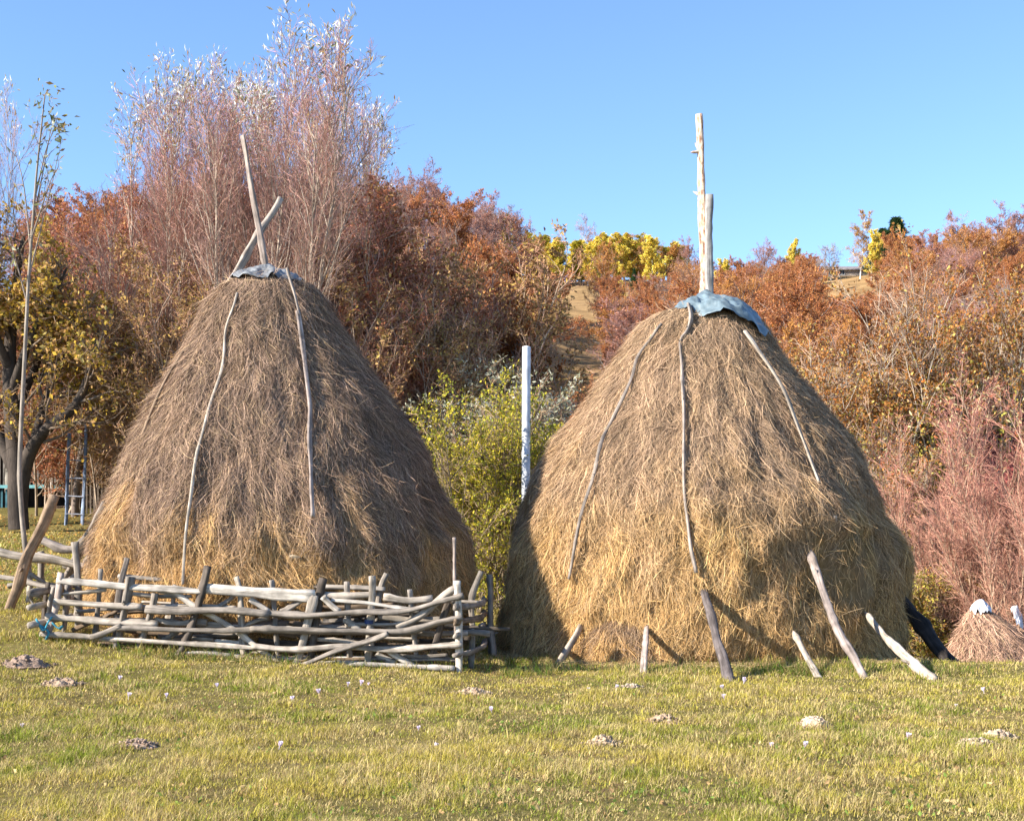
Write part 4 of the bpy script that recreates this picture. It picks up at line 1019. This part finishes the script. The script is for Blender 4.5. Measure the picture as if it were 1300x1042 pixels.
# between the stacks
YG = [(4, (.54, .46, .07)), (3, (.36, .37, .07)), (2, (.58, .48, .07)), (1, (.24, .27, .06))]
green = dict(h=4.4, rx=1.6, stems=9, spread=.4, fan=.24, stemlen=.95, r=.03, bark=(.30, .24, .17), t0=.05, n1=18, a1=(40, 12), l1=.42, n2=7, n3=5, l3=.6, nl=5, ls=.058, asp=.6, rt=.0050, twig=(.42, .31, .2), pal=YG, leafp=1.0, tip=(.5, .33, .2))
near(green, 61, 'shrub', 612, 25.5, 468, 'yellow-green leafy shrub in the gap between the haystacks', None, .3, cat='shrub', sx=.8)
near(green, 61, 'shrub', 668, 27.0, 500, 'smaller yellow-green shrub at the foot of the white pole', None, 2.3, cat='shrub', sx=.9)
near(dict(green, h=4), 62, 'shrub', 585, 28, 545, 'low green shrub against the shaded side of the fenced stack', None, 1.3, cat='shrub', sx=1.0)
PALE = [(4, (.55, .54, .40)), (3, (.40, .40, .26)), (2, (.62, .60, .50)), (1, (.4, .3, .1))]
near(dict(green, h=6, rx=2.2, pal=PALE, ls=.11, asp=.35, stems=12, leafz=(.5, .9), twig=(.42, .29, .2), rt=.006, nl=4, leafp=.8), 63, 'shrub', 615, 31.5, 448, 'pale silvery-leaved willow shrub left of the white pole', None, 1, cat='shrub', sx=1.15)
near(dict(green, h=6, rx=2.2, pal=PALE, ls=.11, asp=.35, stems=12, leafz=(.45, .85), twig=(.36, .25, .17), rt=.006, nl=7, leafp=1), 63, 'shrub', 712, 33, 510, 'dull silvery-green shrub right of the white pole', None, 3, cat='shrub', sx=.8)
BRN = [(4, (.33, .13, .045)), (3, (.24, .09, .04)), (1, (.45, .22, .08))]
near(dict(h=8, rx=2.6, stems=4, spread=.3, fan=.2, n1=14, a1=(45, 12), l1=.4, t0=.35, n2=6, n3=5, nl=6, ls=.17, asp=.7, rt=.009, r=.07, bark=(.3, .24, .2), twig=(.28, .2, .15), pal=BRN, leafp=.95), 64, 'oak_sapling', 668, 37, 392,
     'young tree with dark brown curled leaves above the white pole', None, 1, sx=.62)
for px, Y, pt, lab, rz in ((618, 44, 372, 'rusty bush at the foot of the dark wood above the pale shrub', 1), (585, 46, 330, 'rusty bush under the dark wood, left of the clearing', 2), (745, 58, 478, 'low rusty bush on the lower edge of the clearing', 4), (700, 52, 505, 'rusty bush just right of the white pole top', 2.2), (775, 95, 430, 'rusty bush on the right side of the clearing', 3.2)):
    near(dict(h=7, rx=3, stems=6, spread=.5, fan=.25, n1=18, a1=(45, 12), l1=.4, t0=.15, n2=8, n3=6, nl=5, ls=.12, rt=.008, r=.06, bark=(.3, .24, .2), twig=(.34, .20, .13), pal=RUST, leafp=.9), 65, 'bush', px, Y, pt, lab, None, rz, cat='bush', sx=.65)

# right side
HAZ = [(4, (.46, .24, .08)), (3, (.36, .17, .06)), (2, (.52, .40, .14)), (1, (.5, .2, .06))]
HAZL = [(4, (.46, .40, .10)), (2, (.36, .32, .08)), (2, (.50, .28, .09))]
hazel = dict(h=9, rx=4, stems=14, spread=.8, fan=.22, stemlen=.98, wob=.04, r=.06, bark=(.50, .44, .36), t0=.12, n1=17, a1=(35, 12), l1=.36, n2=8, a2=(35, 12), n3=5, nl=4, ls=.105, rt=.008, twig=(.50, .37, .26), tip=(.50, .34, .25), pal=HAZ, low=HAZL, lowz=.55, leafp=1.0)
near(hazel, 71, 'hazel', 1192, 44, 318, 'tall hazel with orange-brown leaves, highest bush on the right', None, 0, cat='tree', sx=.85)
near(hazel, 71, 'hazel', 1105, 43, 400, 'hazel bush with yellow-green lower leaves behind the right haystack shoulder', None, 2.2, cat='tree', sx=1.0)
near(dict(hazel, nl=2), 72, 'hazel', 1040, 50, 440, 'nearly bare grey-brown bush right of the tarpaulin', None, 1.2, cat='tree', sx=1.0)
near(hazel, 71, 'hazel', 1285, 46, 400, 'orange-leaved hazel at the right photo edge above the red willow', None, 4.4, cat='tree', sx=.9)
near(dict(hazel, nl=2), 72, 'hazel', 1120, 36, 520, 'lower bare-stemmed bush beside the right stack outline', None, 3.2, cat='tree', sx=.9)
near(dict(hazel, nl=2), 72, 'hazel', 960, 62, 470, 'bare bush hidden behind the right haystack', None, 5.2, cat='tree')
near(hazel, 71, 'hazel', 812, 62, 470, 'hazel bush on the lower slope behind the left shoulder of the right stack', None, 3.7, cat='tree')
RW = [(3, (.62, .52, .30)), (2, (.5, .3, .14)), (1, (.4, .15, .08))]
redw = dict(h=5.6, rx=2.4, stems=26, spread=.5, fan=.34, stemlen=.98, lenvar=.4, wob=.03, trop=.035, r=.03, bark=(.50, .36, .26), t0=.12, n1=20, a1=(25, 8), l1=.35, n2=8, a2=(24, 8), l2=.5, n3=5, l3=.6, nl=2,
            rt=.0050, twig=(.50, .29, .21), tip=(.56, .25, .20), pal=RW, ls=.10, asp=.3, leafz=(.7, 1.0), leafp=.35)
near(redw, 81, 'red_willow', 1262, 31.5, 468, 'dense red-twigged willow bush above the small haystacks', None, 0, cat='bush', sx=1.0)
near(redw, 81, 'red_willow', 1322, 29.6, 500, 'red-twigged willow bush cut by the right photo edge', None, 2.6, cat='bush', sx=1.0)
near(dict(redw, stems=16), 82, 'red_willow', 1205, 34, 530, 'lower pinkish willow bush left of the dense red one', None, 1.6, cat='bush', sx=1.05)
near(dict(green, h=3, nl=5, pal=HAZL), 83, 'shrub', 1166, 31, 700, 'low yellowish weeds behind the dark leaning pole', None, 1, cat='shrub', sx=1.3)
near(dict(green, h=3, nl=5, pal=HAZL), 83, 'shrub', 1205, 35, 700, 'low yellowish weeds beside the left small haystack', None, 2, cat='shrub', sx=1.3)

# ------------------------------------------------------------------ shed, slat fences, blue ladder on the left
def boards(name, parent, x0, x1, y, z0, z1, n, col, rng, w=.06, t=.02, gap=True):
    mb = MB()
    for i in range(n):
        x = x0 + (x1 - x0) * (i + .5) / n; h = z1 + rng.normal() * .03
        c = np.array(col) * (0.75 + .5 * rng.random()); box(mb, (x - w / 2, y - t / 2, z0), (x + w / 2, y + t / 2, h), c)
    return link(name, mb.mesh(name, M_wood, smooth=False), parent)
rng = np.random.default_rng(3)
Y = 37.0; x = W(40, 0, Y)[0]; z = gz(x, Y)
sh = empty('shed', (x, Y, z), 'dark wooden shed with open front behind the old fruit tree', 'shed')
mb = MB(); box(mb, (-2.6, 1.6, -.3), (1.3, 1.7, 2.2), (.07, .05, .04)); box(mb, (-2.6, 0, -.3), (-2.5, 1.6, 2.2), (.13, .08, .05)); box(mb, (1.2, 0, -.3), (1.3, 1.6, 2.2), (.16, .09, .05)); link('wall', mb.mesh('wall', M_wood, smooth=False), sh)
roofmesh('roof', -2.6, 1.3, 0, 1.7, 2.2, .7, (.22, .10, .06), parent=sh, mat=M_wood)
for xx in (-2.5, -.6, 1.2): pole('post', [np.array([xx, -.05, -.3]), np.array([xx, -.05, 2.2])], .06, parent=sh, col=(.5, .46, .4), bend=.2)
pole('beam', [np.array([-.5, -.1, 2.0]), np.array([1.3, -.12, 1.35])], .07, parent=sh, col=(.42, .16, .08), bend=.2)
sf = empty('slat_fence', (x - .2, Y - 1.0, gz(x, Y - 1)), 'turquoise-trimmed slat fence in front of the shed', 'fence')
boards('slats', sf, -1.2, 1.2, 0, .55, 1.35, 22, (.30, .27, .24), rng, .045); boards('slats', sf, -1.2, .4, .03, -.1, .5, 14, (.10, .22, .26), rng, .05)
mb = MB(); box(mb, (-1.3, -.04, .50), (1.3, -.013, .58), (.22, .48, .50)); link('rail', mb.mesh('rail', M_paint, smooth=False), sf)
g2 = W(112, 0, 34)[0]
s2 = empty('slat_fence', (g2, 34.2, gz(g2, 34.2)), 'low fence of thin grey-brown slats beside the blue ladder', 'fence')
boards('slats', s2, -.6, 1.6, 0, -.1, .95, 24, (.27, .22, .18), rng, .035)
mb = MB(); box(mb, (-.6, .012, .2), (1.6, .045, .27), (.25, .2, .16)); box(mb, (-.6, .012, .7), (1.6, .045, .77), (.25, .2, .16)); link('rail', mb.mesh('rail', M_wood, smooth=False), s2)
# blue ladder-like frame
la = empty('ladder', (W(96, 0, 31.5)[0], 31.5, gz(W(96, 0, 31.5)[0], 31.5)), 'faded blue ladder standing upright in the garden grass', 'ladder')
hx = .19; 
for sx, top in ((-1, 2.05), (1, 2.25)):
    pole('side_rail', [np.array([sx * hx - .04, 0, -.1]), np.array([sx * hx + .05, .0, top])], .036, parent=la, col=(.30, .36, .48), bend=.3, stubs=0)
for hz_ in (.25, .65, 1.05, 1.45): pole('rung', [np.array([-hx - .02, -.03, hz_]), np.array([hx + .03, -.03, hz_ - .02])], .014, parent=la, col=(.45, .47, .55), stubs=0)
# woodpile under a tin sheet
wx, wy = W(140, 0, 36)[0], 35.6
wpz = gz(wx, wy)
ws = empty('brushwood_pile', (wx, wy, wpz), 'pile of grey branches stored under a metal sheet beside the left stack', 'woodpile')
mb = MB()
for i in range(150):
    a = np.array([rng.uniform(-1.2, 1.4), rng.uniform(-.2, .8), rng.uniform(0, 1.15)]); d = norm(np.array([rng.normal(), rng.normal() * .3, rng.normal() * .25])); L = rng.uniform(.4, 1.3)
    P = catmull(np.array([a - d * L / 2, a + rng.normal(size=3) * .08, a + d * L / 2]), 6); tubes(mb, P[None], np.linspace(.03, .012, 6)[None], 5, np.array([.30, .22, .17]) * (0.5 + rng.random()))
link('branches', mb.mesh('branches', M_wood), ws)
mb = MB(); n = 60; xs = np.linspace(-1.3, 1.7, n); zt = 1.42 + .02 * np.sin(xs * 28) - .10 * (xs + 1.3)
P = np.stack([np.stack([xs, 0 * xs - .4, zt], -1), np.stack([xs, 0 * xs + 1.0, zt + .1], -1)]); P = np.concatenate([P, P + np.array([0, 0, -.03])]).reshape(-1, 3)
i = np.arange(n - 1); mb.add(P, np.concatenate([np.stack([i, i + 1, i + n + 1, i + n], -1), np.stack([i + 3 * n, i + 3 * n + 1, i + 2 * n + 1, i + 2 * n], -1), np.stack([i + 2 * n, i + 2 * n + 1, i + 1, i], -1)]), (.55, .56, .58))
link('metal_sheet', mb.mesh('metal_sheet', M_tarp), ws)
for xx in (-1.25, .2, 1.6): pole('post', [np.array([xx, -.35, -.2]), np.array([xx, -.35, 1.42 - .1 * (xx + 1.3)])], .035, parent=ws, col=GREY)

# ------------------------------------------------------------------ molehills and crocuses
def mole(px, py, r, h, label, col=(.42, .31, .20), seed=0):
    p = to_ground(px, py, CAMH * F / (py - HZ)); rng = np.random.default_rng(seed + 50)
    n, nt = 26, 48; s = np.linspace(0.001, 1, n)[:, None]; th = np.linspace(0, 6.2832, nt, endpoint=False)[None]
    e = 1 + .35 * (fbm(bstack([np.cos(th) * 1.5 + seed, np.sin(th) * 1.5, 0 * th], -1), 3, seed) - .5) * 2
    x = s * e * r * np.cos(th); y = s * e * r * .9 * np.sin(th)
    z = h * (1 - s ** 2) ** 1.2 + (fbm(bstack([x * 22 + seed, y * 22, 0 * x], -1), 4, seed + 1) - .5) * h * 1.9 * (1 - s ** 4) - .01 * s
    V = np.stack([x, y, z], -1).reshape(-1, 3); i = (np.arange(n - 1) * nt)[:, None]; k = np.arange(nt)[None]; k2 = (k + 1) % nt
    mb = MB(); mb.add(V, np.stack(np.broadcast_arrays(i + k, i + nt + k, i + nt + k2, i + k2), -1).reshape(-1, 4)[:, ::-1], np.array(col) * 1.25)
    m = 150; a = rng.random(m) * 6.28; rr = r * (.15 + 1.15 * rng.random(m) ** .7); sz = .003 + .010 * rng.random(m) ** 3
    for j in range(m):   # crumbs of soil
        c0 = np.array([rr[j] * np.cos(a[j]), rr[j] * .9 * np.sin(a[j]), max(0, h * (1 - (rr[j] / r) ** 2)) + sz[j] * .4])
        cc = (rng.random((8, 3)) - .5) * .5 + np.array([(q0, q1, q2) for q2 in (-1, 1) for q0, q1 in ((-1, -1), (1, -1), (1, 1), (-1, 1))]); 
        mb.add(c0 + cc * sz[j], [(3, 2, 1, 0), (4, 5, 6, 7), (0, 1, 5, 4), (1, 2, 6, 5), (2, 3, 7, 6), (3, 0, 4, 7)], np.array(col) * (.7 + .5 * rng.random()) * 1.2)
    g = gz(p[0], p[1]); tag(link('molehill', mb.mesh('molehill', M_soil), None, (p[0], p[1], g + .005)), label, 'molehill', 'molehills in the meadow')
mole(30, 852, .28, .09, 'dark crumbly molehill at the far left of the meadow', (.30, .22, .17), 1)
mole(78, 868, .20, .05, 'flat molehill right of the dark crumbly one', (.42, .31, .22), 2)
mole(172, 948, .16, .05, 'small molehill on the lower left of the meadow', (.38, .28, .21), 3)
mole(600, 880, .17, .05, 'flat pinkish molehill below the right end of the fence', (.48, .36, .25), 4)
mole(765, 944, .13, .055, 'small round molehill left of and below the jagged one', (.50, .38, .26), 5)
mole(843, 917, .17, .06, 'jagged molehill in front of the low hay heap', (.44, .32, .22), 6)
mole(1034, 923, .16, .085, 'pale rounded molehill in front of the pale leaning pole', (.55, .43, .31), 7)
mole(1268, 936, .14, .05, 'low molehill at the right photo edge', (.50, .39, .28), 8)
mole(1238, 947, .18, .05, 'wide low molehill left of the right-edge one', (.50, .39, .28), 9)
mole(802, 872, .10, .03, 'tiny pale molehill behind the jagged one', (.52, .42, .32), 10)

def crocus_mesh(seed):
    rng = np.random.default_rng(seed); mb = MB(); ms = MB(); H = .06 + .03 * rng.random()
    tubes(ms, np.array([[[0, 0, -.01], [.003, 0, H * .5], [.006, .002, H]]]), np.array([[.004, .004, .006]]), 6, (.75, .70, .72))
    for k in range(6):
        a = k / 6 * 6.28 + rng.random() * .2; o = .55 + .3 * (k % 2); n = 5; t = np.linspace(0, 1, n)
        r = .006 + .024 * t * o; z = H + .045 * t; w = .014 * np.sin(np.pi * (t * .8 + .1)) ** .7 + .001
        c = np.stack([r * np.cos(a), r * np.sin(a), z], -1); s = np.array([-np.sin(a), np.cos(a), 0])
        v = np.stack([c - s * w[:, None], c + s * w[:, None]], 1).reshape(-1, 3); i = np.arange(n - 1) * 2
        mb.add(v, np.stack([i, i + 1, i + 3, i + 2], -1), (.84, .74, .84))
    return ms.mesh('stem', M_leaf), mb.mesh('petals', M_leaf)
cm = [crocus_mesh(i) for i in range(3)]
for i, (px, py, ph) in enumerate(((150, 865, ''), (277, 874, ''), (405, 882, ''), (442, 871, ''), (458, 871, ''), (468, 870, ''), (532, 927, ''), (625, 905, ''), (747, 878, ''), (780, 877, ''), (919, 877, ''), (944, 868, ''),
        (945, 866, ''), (920, 890, ''), (979, 948, ''), (163, 888, ''), (212, 886, ''), (372, 891, ''), (353, 951, ''), (1020, 951, ''), (1150, 938, ''), (1250, 880, ''), (30, 925, ''), (1213, 899, ''), (552, 950, ''))):
    p = to_ground(px, py, CAMH * F / (py - HZ)); o = empty('crocus', (p[0], p[1], gz(p[0], p[1]) - .035), 'pale lilac autumn crocus in the short meadow grass', 'flower', 'crocuses in the meadow'); o.rotation_euler = (rs.uniform(-.3, .3), rs.uniform(-.3, .3), rs.uniform(0, 6))
    s = rs.uniform(.6, .95); o.scale = (s, s, s); a, b = cm[i % 3]; link('stem', a, o); link('petals', b, o)

# ------------------------------------------------------------------ grass
def litter():
    rng = np.random.default_rng(66); mb = MB(); P = []
    for st, n in ((SL, 3500), (SR, 6500), (SH, 1500)):
        a = -math.pi / 2 + rng.normal(size=n) * .9; rr = float(st.r_[0]) + np.abs(rng.normal(size=n)) * .38 - .05
        x = st.cx_[0] + rr * np.cos(a); y = st.Yc + rr * st.ey * np.sin(a); P.append(np.stack([x, y, ground(x, y) + .02 + .03 * rng.random(n)], -1))
    leaves(mb, np.concatenate(P), .20, [(3, (.58, .44, .24)), (2, (.42, .30, .18)), (1, (.7, .56, .34))], rng, .035, up=0, shade=.4)
    v = mb.v[0].reshape(-1, 4, 3); v[:, :, 2] = v[:, :1, 2] + (v[:, :, 2] - v[:, :1, 2]) * .18
    tag(link('spilled_hay', mb.mesh('spilled_hay', M_hay, smooth=False)), 'loose straws spilled on the grass around the big stacks', 'hay', kind='stuff')
litter()

def grass():
    rng = np.random.default_rng(77); N0 = 760000
    # sample denser close to the camera, in the wedge the picture shows (and a step beyond)
    u = rng.random(N0); y = 6.6 * (30.0 / 6.6) ** (u ** .85); x = (rng.random(N0) * 2 - 1) * (.40 * y + .8)
    keep = (y < 19.5) | (x < -4.2) | ((x > -1.5) & (x < 1.8)) | (x > 4.5)
    x = x[keep]; y = y[keep]
    for st in (SL, SR):
        k = ((x - st.cx(.3)) ** 2 + (y - st.Yc) ** 2) > 2.45 ** 2; x = x[k]; y = y[k]
    n = len(x); z = ground(x, y)
    p = np.stack([x, y, 0 * x], -1)
    cl = fbm(p * 2.2, 3, 3); tone = fbm(p * .8, 3, 8); tone2 = fbm(p * 5.5, 2, 18)
    keep = rng.random(n) < .35 + .9 * sstep(.3, .6, cl); x, y, z, cl, tone, tone2 = [a[keep] for a in (x, y, z, cl, tone, tone2)]; n = len(x)
    h = (.022 + .040 * rng.random(n) ** 1.5) * (.6 + 1.0 * sstep(.35, .7, cl))
    edge = np.zeros(n)
    for st in (SL, SR): edge = np.maximum(edge, np.exp(-((np.sqrt((x - st.cx(.3)) ** 2 + (y - st.Yc) ** 2) - 2.85) / .22) ** 2))
    fl = np.abs(y - (17.25 + (590 - (x / y * F + 650)) / 515 * .45)); edge = np.maximum(edge, np.exp(-(fl / .18) ** 2) * (x < -.4) * .8)
    h = h * (1 + 1.3 * edge * rng.random(n)); h[rng.random(n) < .012] *= 1.9
    w = (.0032 + .0028 * rng.random(n)) * np.clip(y / 11, .8, 2.4)
    a = rng.random(n) * 6.2832; lean = rng.random(n) * 1.0 + .15
    d = np.stack([np.cos(a), np.sin(a), 0 * a], -1); s = np.stack([-np.sin(a + rng.normal(size=n) * .6), np.cos(a), 0 * a], -1); s = norm(s)
    b = np.stack([x, y, z - .004], -1)
    k = np.array([0, .5, 1.0]); P = b[:, None] + d[:, None] * (h * lean)[:, None, None] * (k ** 1.8)[None, :, None] + np.array([0, 0, 1.0]) * (h[:, None] * np.array([0, .58, 1.0]) * (1 - .12 * lean[:, None]))[..., None]
    ww = w[:, None, None] * np.array([1, .85, .15])[None, :, None] * .5
    v = np.stack([P - s[:, None] * ww, P + s[:, None] * ww], 2)
    i0 = (np.arange(n) * 6)[:, None] + np.array([0, 2])[None]; q = np.stack([i0, i0 + 1, i0 + 3, i0 + 2], -1)
    G1 = np.array([.30, .335, .06]); G2 = np.array([.56, .47, .12]); ST = np.array([.64, .52, .26]); BR_ = np.array([.34, .23, .12])
    t = np.clip(sstep(.38, .58, tone) * .7 + sstep(.4, .6, fbm(p[:len(tone)] * 0 + np.stack([x, y, 0 * x], -1) * 3.1, 2, 28)) * .5, 0, 1)[:, None]; c = G1 * (1 - t) + G2 * t
    r = rng.random(n); pst = .24 + .55 * sstep(.42, .6, tone2) ; c[r < pst] = ST; c[r < pst * .22] = BR_
    c = c * (.45 + 1.0 * rng.random((n, 1)))
    mb = MB(); mb.add(v.reshape(-1, 3), q.reshape(-1, 4), np.repeat(c, 6, 0)); 
    tag(link('grass', mb.mesh('grass', M_grass, smooth=False)), 'short yellow-green meadow grass with dry stalks', 'grass', kind='stuff')
    # taller weeds round the feet of stacks and fence
    mb = MB(); rng = np.random.default_rng(78); m = 5200; px = rng.random(m) * 1230 + 30
    yy = 16.75 + rng.random(m) ** 1.5 * .9 + (px < 620) * .35 + (px > 660) * .35; xx = (px - 650) / F * yy
    cln = vnoise(bstack([xx * 2.5, yy, 0 * xx], -1), 5); kp = rng.random(m) < sstep(.3, .75, cln) + .1; xx, yy = xx[kp], yy[kp]; m = len(xx)
    P0 = np.stack([xx, yy, ground(xx, yy) - .01], -1); D = np.stack([rng.normal(size=m) * .4, rng.normal(size=m) * .4, np.ones(m)], -1)
    l, q_ = grow(P0, D, .07 + .17 * rng.random(m) ** 2, np.full(m, .004), np.full(m, .001), 4, .12, (0, 0, -.06), rng)
    cc = np.where(rng.random((m, 1)) < .5, np.array([[.18, .28, .05]]), np.array([[.42, .36, .15]])); tubes(mb, l, q_, 3, cc, .4, rng)
    tag(link('weeds', mb.mesh('weeds', M_grass, smooth=False)), 'taller weeds along the foot of the fence and stacks', 'weeds', kind='stuff')
    m = 5200; y = 8 * (17.0 / 8) ** rng.random(m); x = (rng.random(m) * 2 - 1) * .4 * y; k = vnoise(np.stack([x * .9, y * .9, 0 * x], -1), 6) + rng.random(m) * .5 > .72; x, y = x[k], y[k]
    mb = MB(); leaves(mb, np.stack([x, y, ground(x, y) + .022], -1), .035, [(3, (.40, .27, .14)), (2, (.55, .42, .22)), (3, (.20, .27, .07))], rng, .6, up=.1)
    tag(link('meadow_litter', mb.mesh('meadow_litter', M_leaf, smooth=False)), 'small dead leaves and broad weed leaves in the front meadow', 'leaves', kind='stuff')
    # fallen leaves on the left slope
    m = 5000; y = rng.uniform(21, 33, m); x = rng.uniform(-15, -4.6, m) * (y / 31); p = np.stack([x, y, ground(x, y) + .035], -1); mb = MB()
    leaves(mb, p, .06, [(3, (.55, .36, .12)), (2, (.42, .24, .09)), (1, (.62, .5, .2))], rng, .7, up=0)
    tag(link('fallen_leaves', mb.mesh('fallen_leaves', M_leaf, smooth=False)), 'yellow fallen leaves on the grass under the fruit tree', 'leaves', kind='stuff')
grass()

# ------------------------------------------------------------------ light, sky, camera
saz = math.radians(SUN_AZ); sel = math.radians(SUN_EL)
sd = Vector((-math.sin(saz) * math.cos(sel), -math.cos(saz) * math.cos(sel), math.sin(sel)))
su = bpy.data.lights.new('sun', 'SUN'); su.energy = 5.0; su.angle = math.radians(.5); su.color = (1.0, .93, .82)
so = bpy.data.objects.new('sun', su); C.objects.link(so); so.rotation_euler = sd.to_track_quat('Z', 'Y').to_euler(); so.location = (-20, -10, 20)
w = bpy.data.worlds.new('World'); scn.world = w; w.use_nodes = True; nt = w.node_tree; nt.nodes.clear()
out = nt.nodes.new('ShaderNodeOutputWorld'); bg = nt.nodes.new('ShaderNodeBackground'); sk = nt.nodes.new('ShaderNodeTexSky')
sk.sky_type = 'NISHITA'; sk.sun_disc = False; sk.sun_elevation = sel
# the sky's sun azimuth is measured clockwise from +Y seen from above
sk.sun_rotation = math.atan2(sd.x, sd.y) % (2 * math.pi)
sk.altitude = 800; sk.air_density = 1.0; sk.dust_density = 0.0; sk.ozone_density = 2.4
bg.inputs['Strength'].default_value = .089
hs = nt.nodes.new('ShaderNodeMix'); hs.data_type = 'RGBA'; hs.blend_type = 'MULTIPLY'; hs.inputs['Factor'].default_value = 1
hs.inputs[7].default_value = (.97, 1.09, 1.27, 1)
nt.links.new(sk.outputs[0], hs.inputs[6]); nt.links.new(hs.outputs[2], bg.inputs[0]); nt.links.new(bg.outputs[0], out.inputs[0])
cam = bpy.data.cameras.new('camera'); co = bpy.data.objects.new('camera', cam); C.objects.link(co)
co.location = (0, 0, CAMH); co.rotation_euler = (math.radians(90), 0, 0)
cam.sensor_width = 36; cam.lens = 36 * F / 1300; cam.shift_y = (HZ - 521) / 1300; cam.clip_end = 3000; cam.clip_start = .1
scn.camera = co
scn.view_settings.view_transform = 'Standard'; scn.view_settings.look = 'None'; scn.view_settings.exposure = 1.42; scn.view_settings.gamma = 1
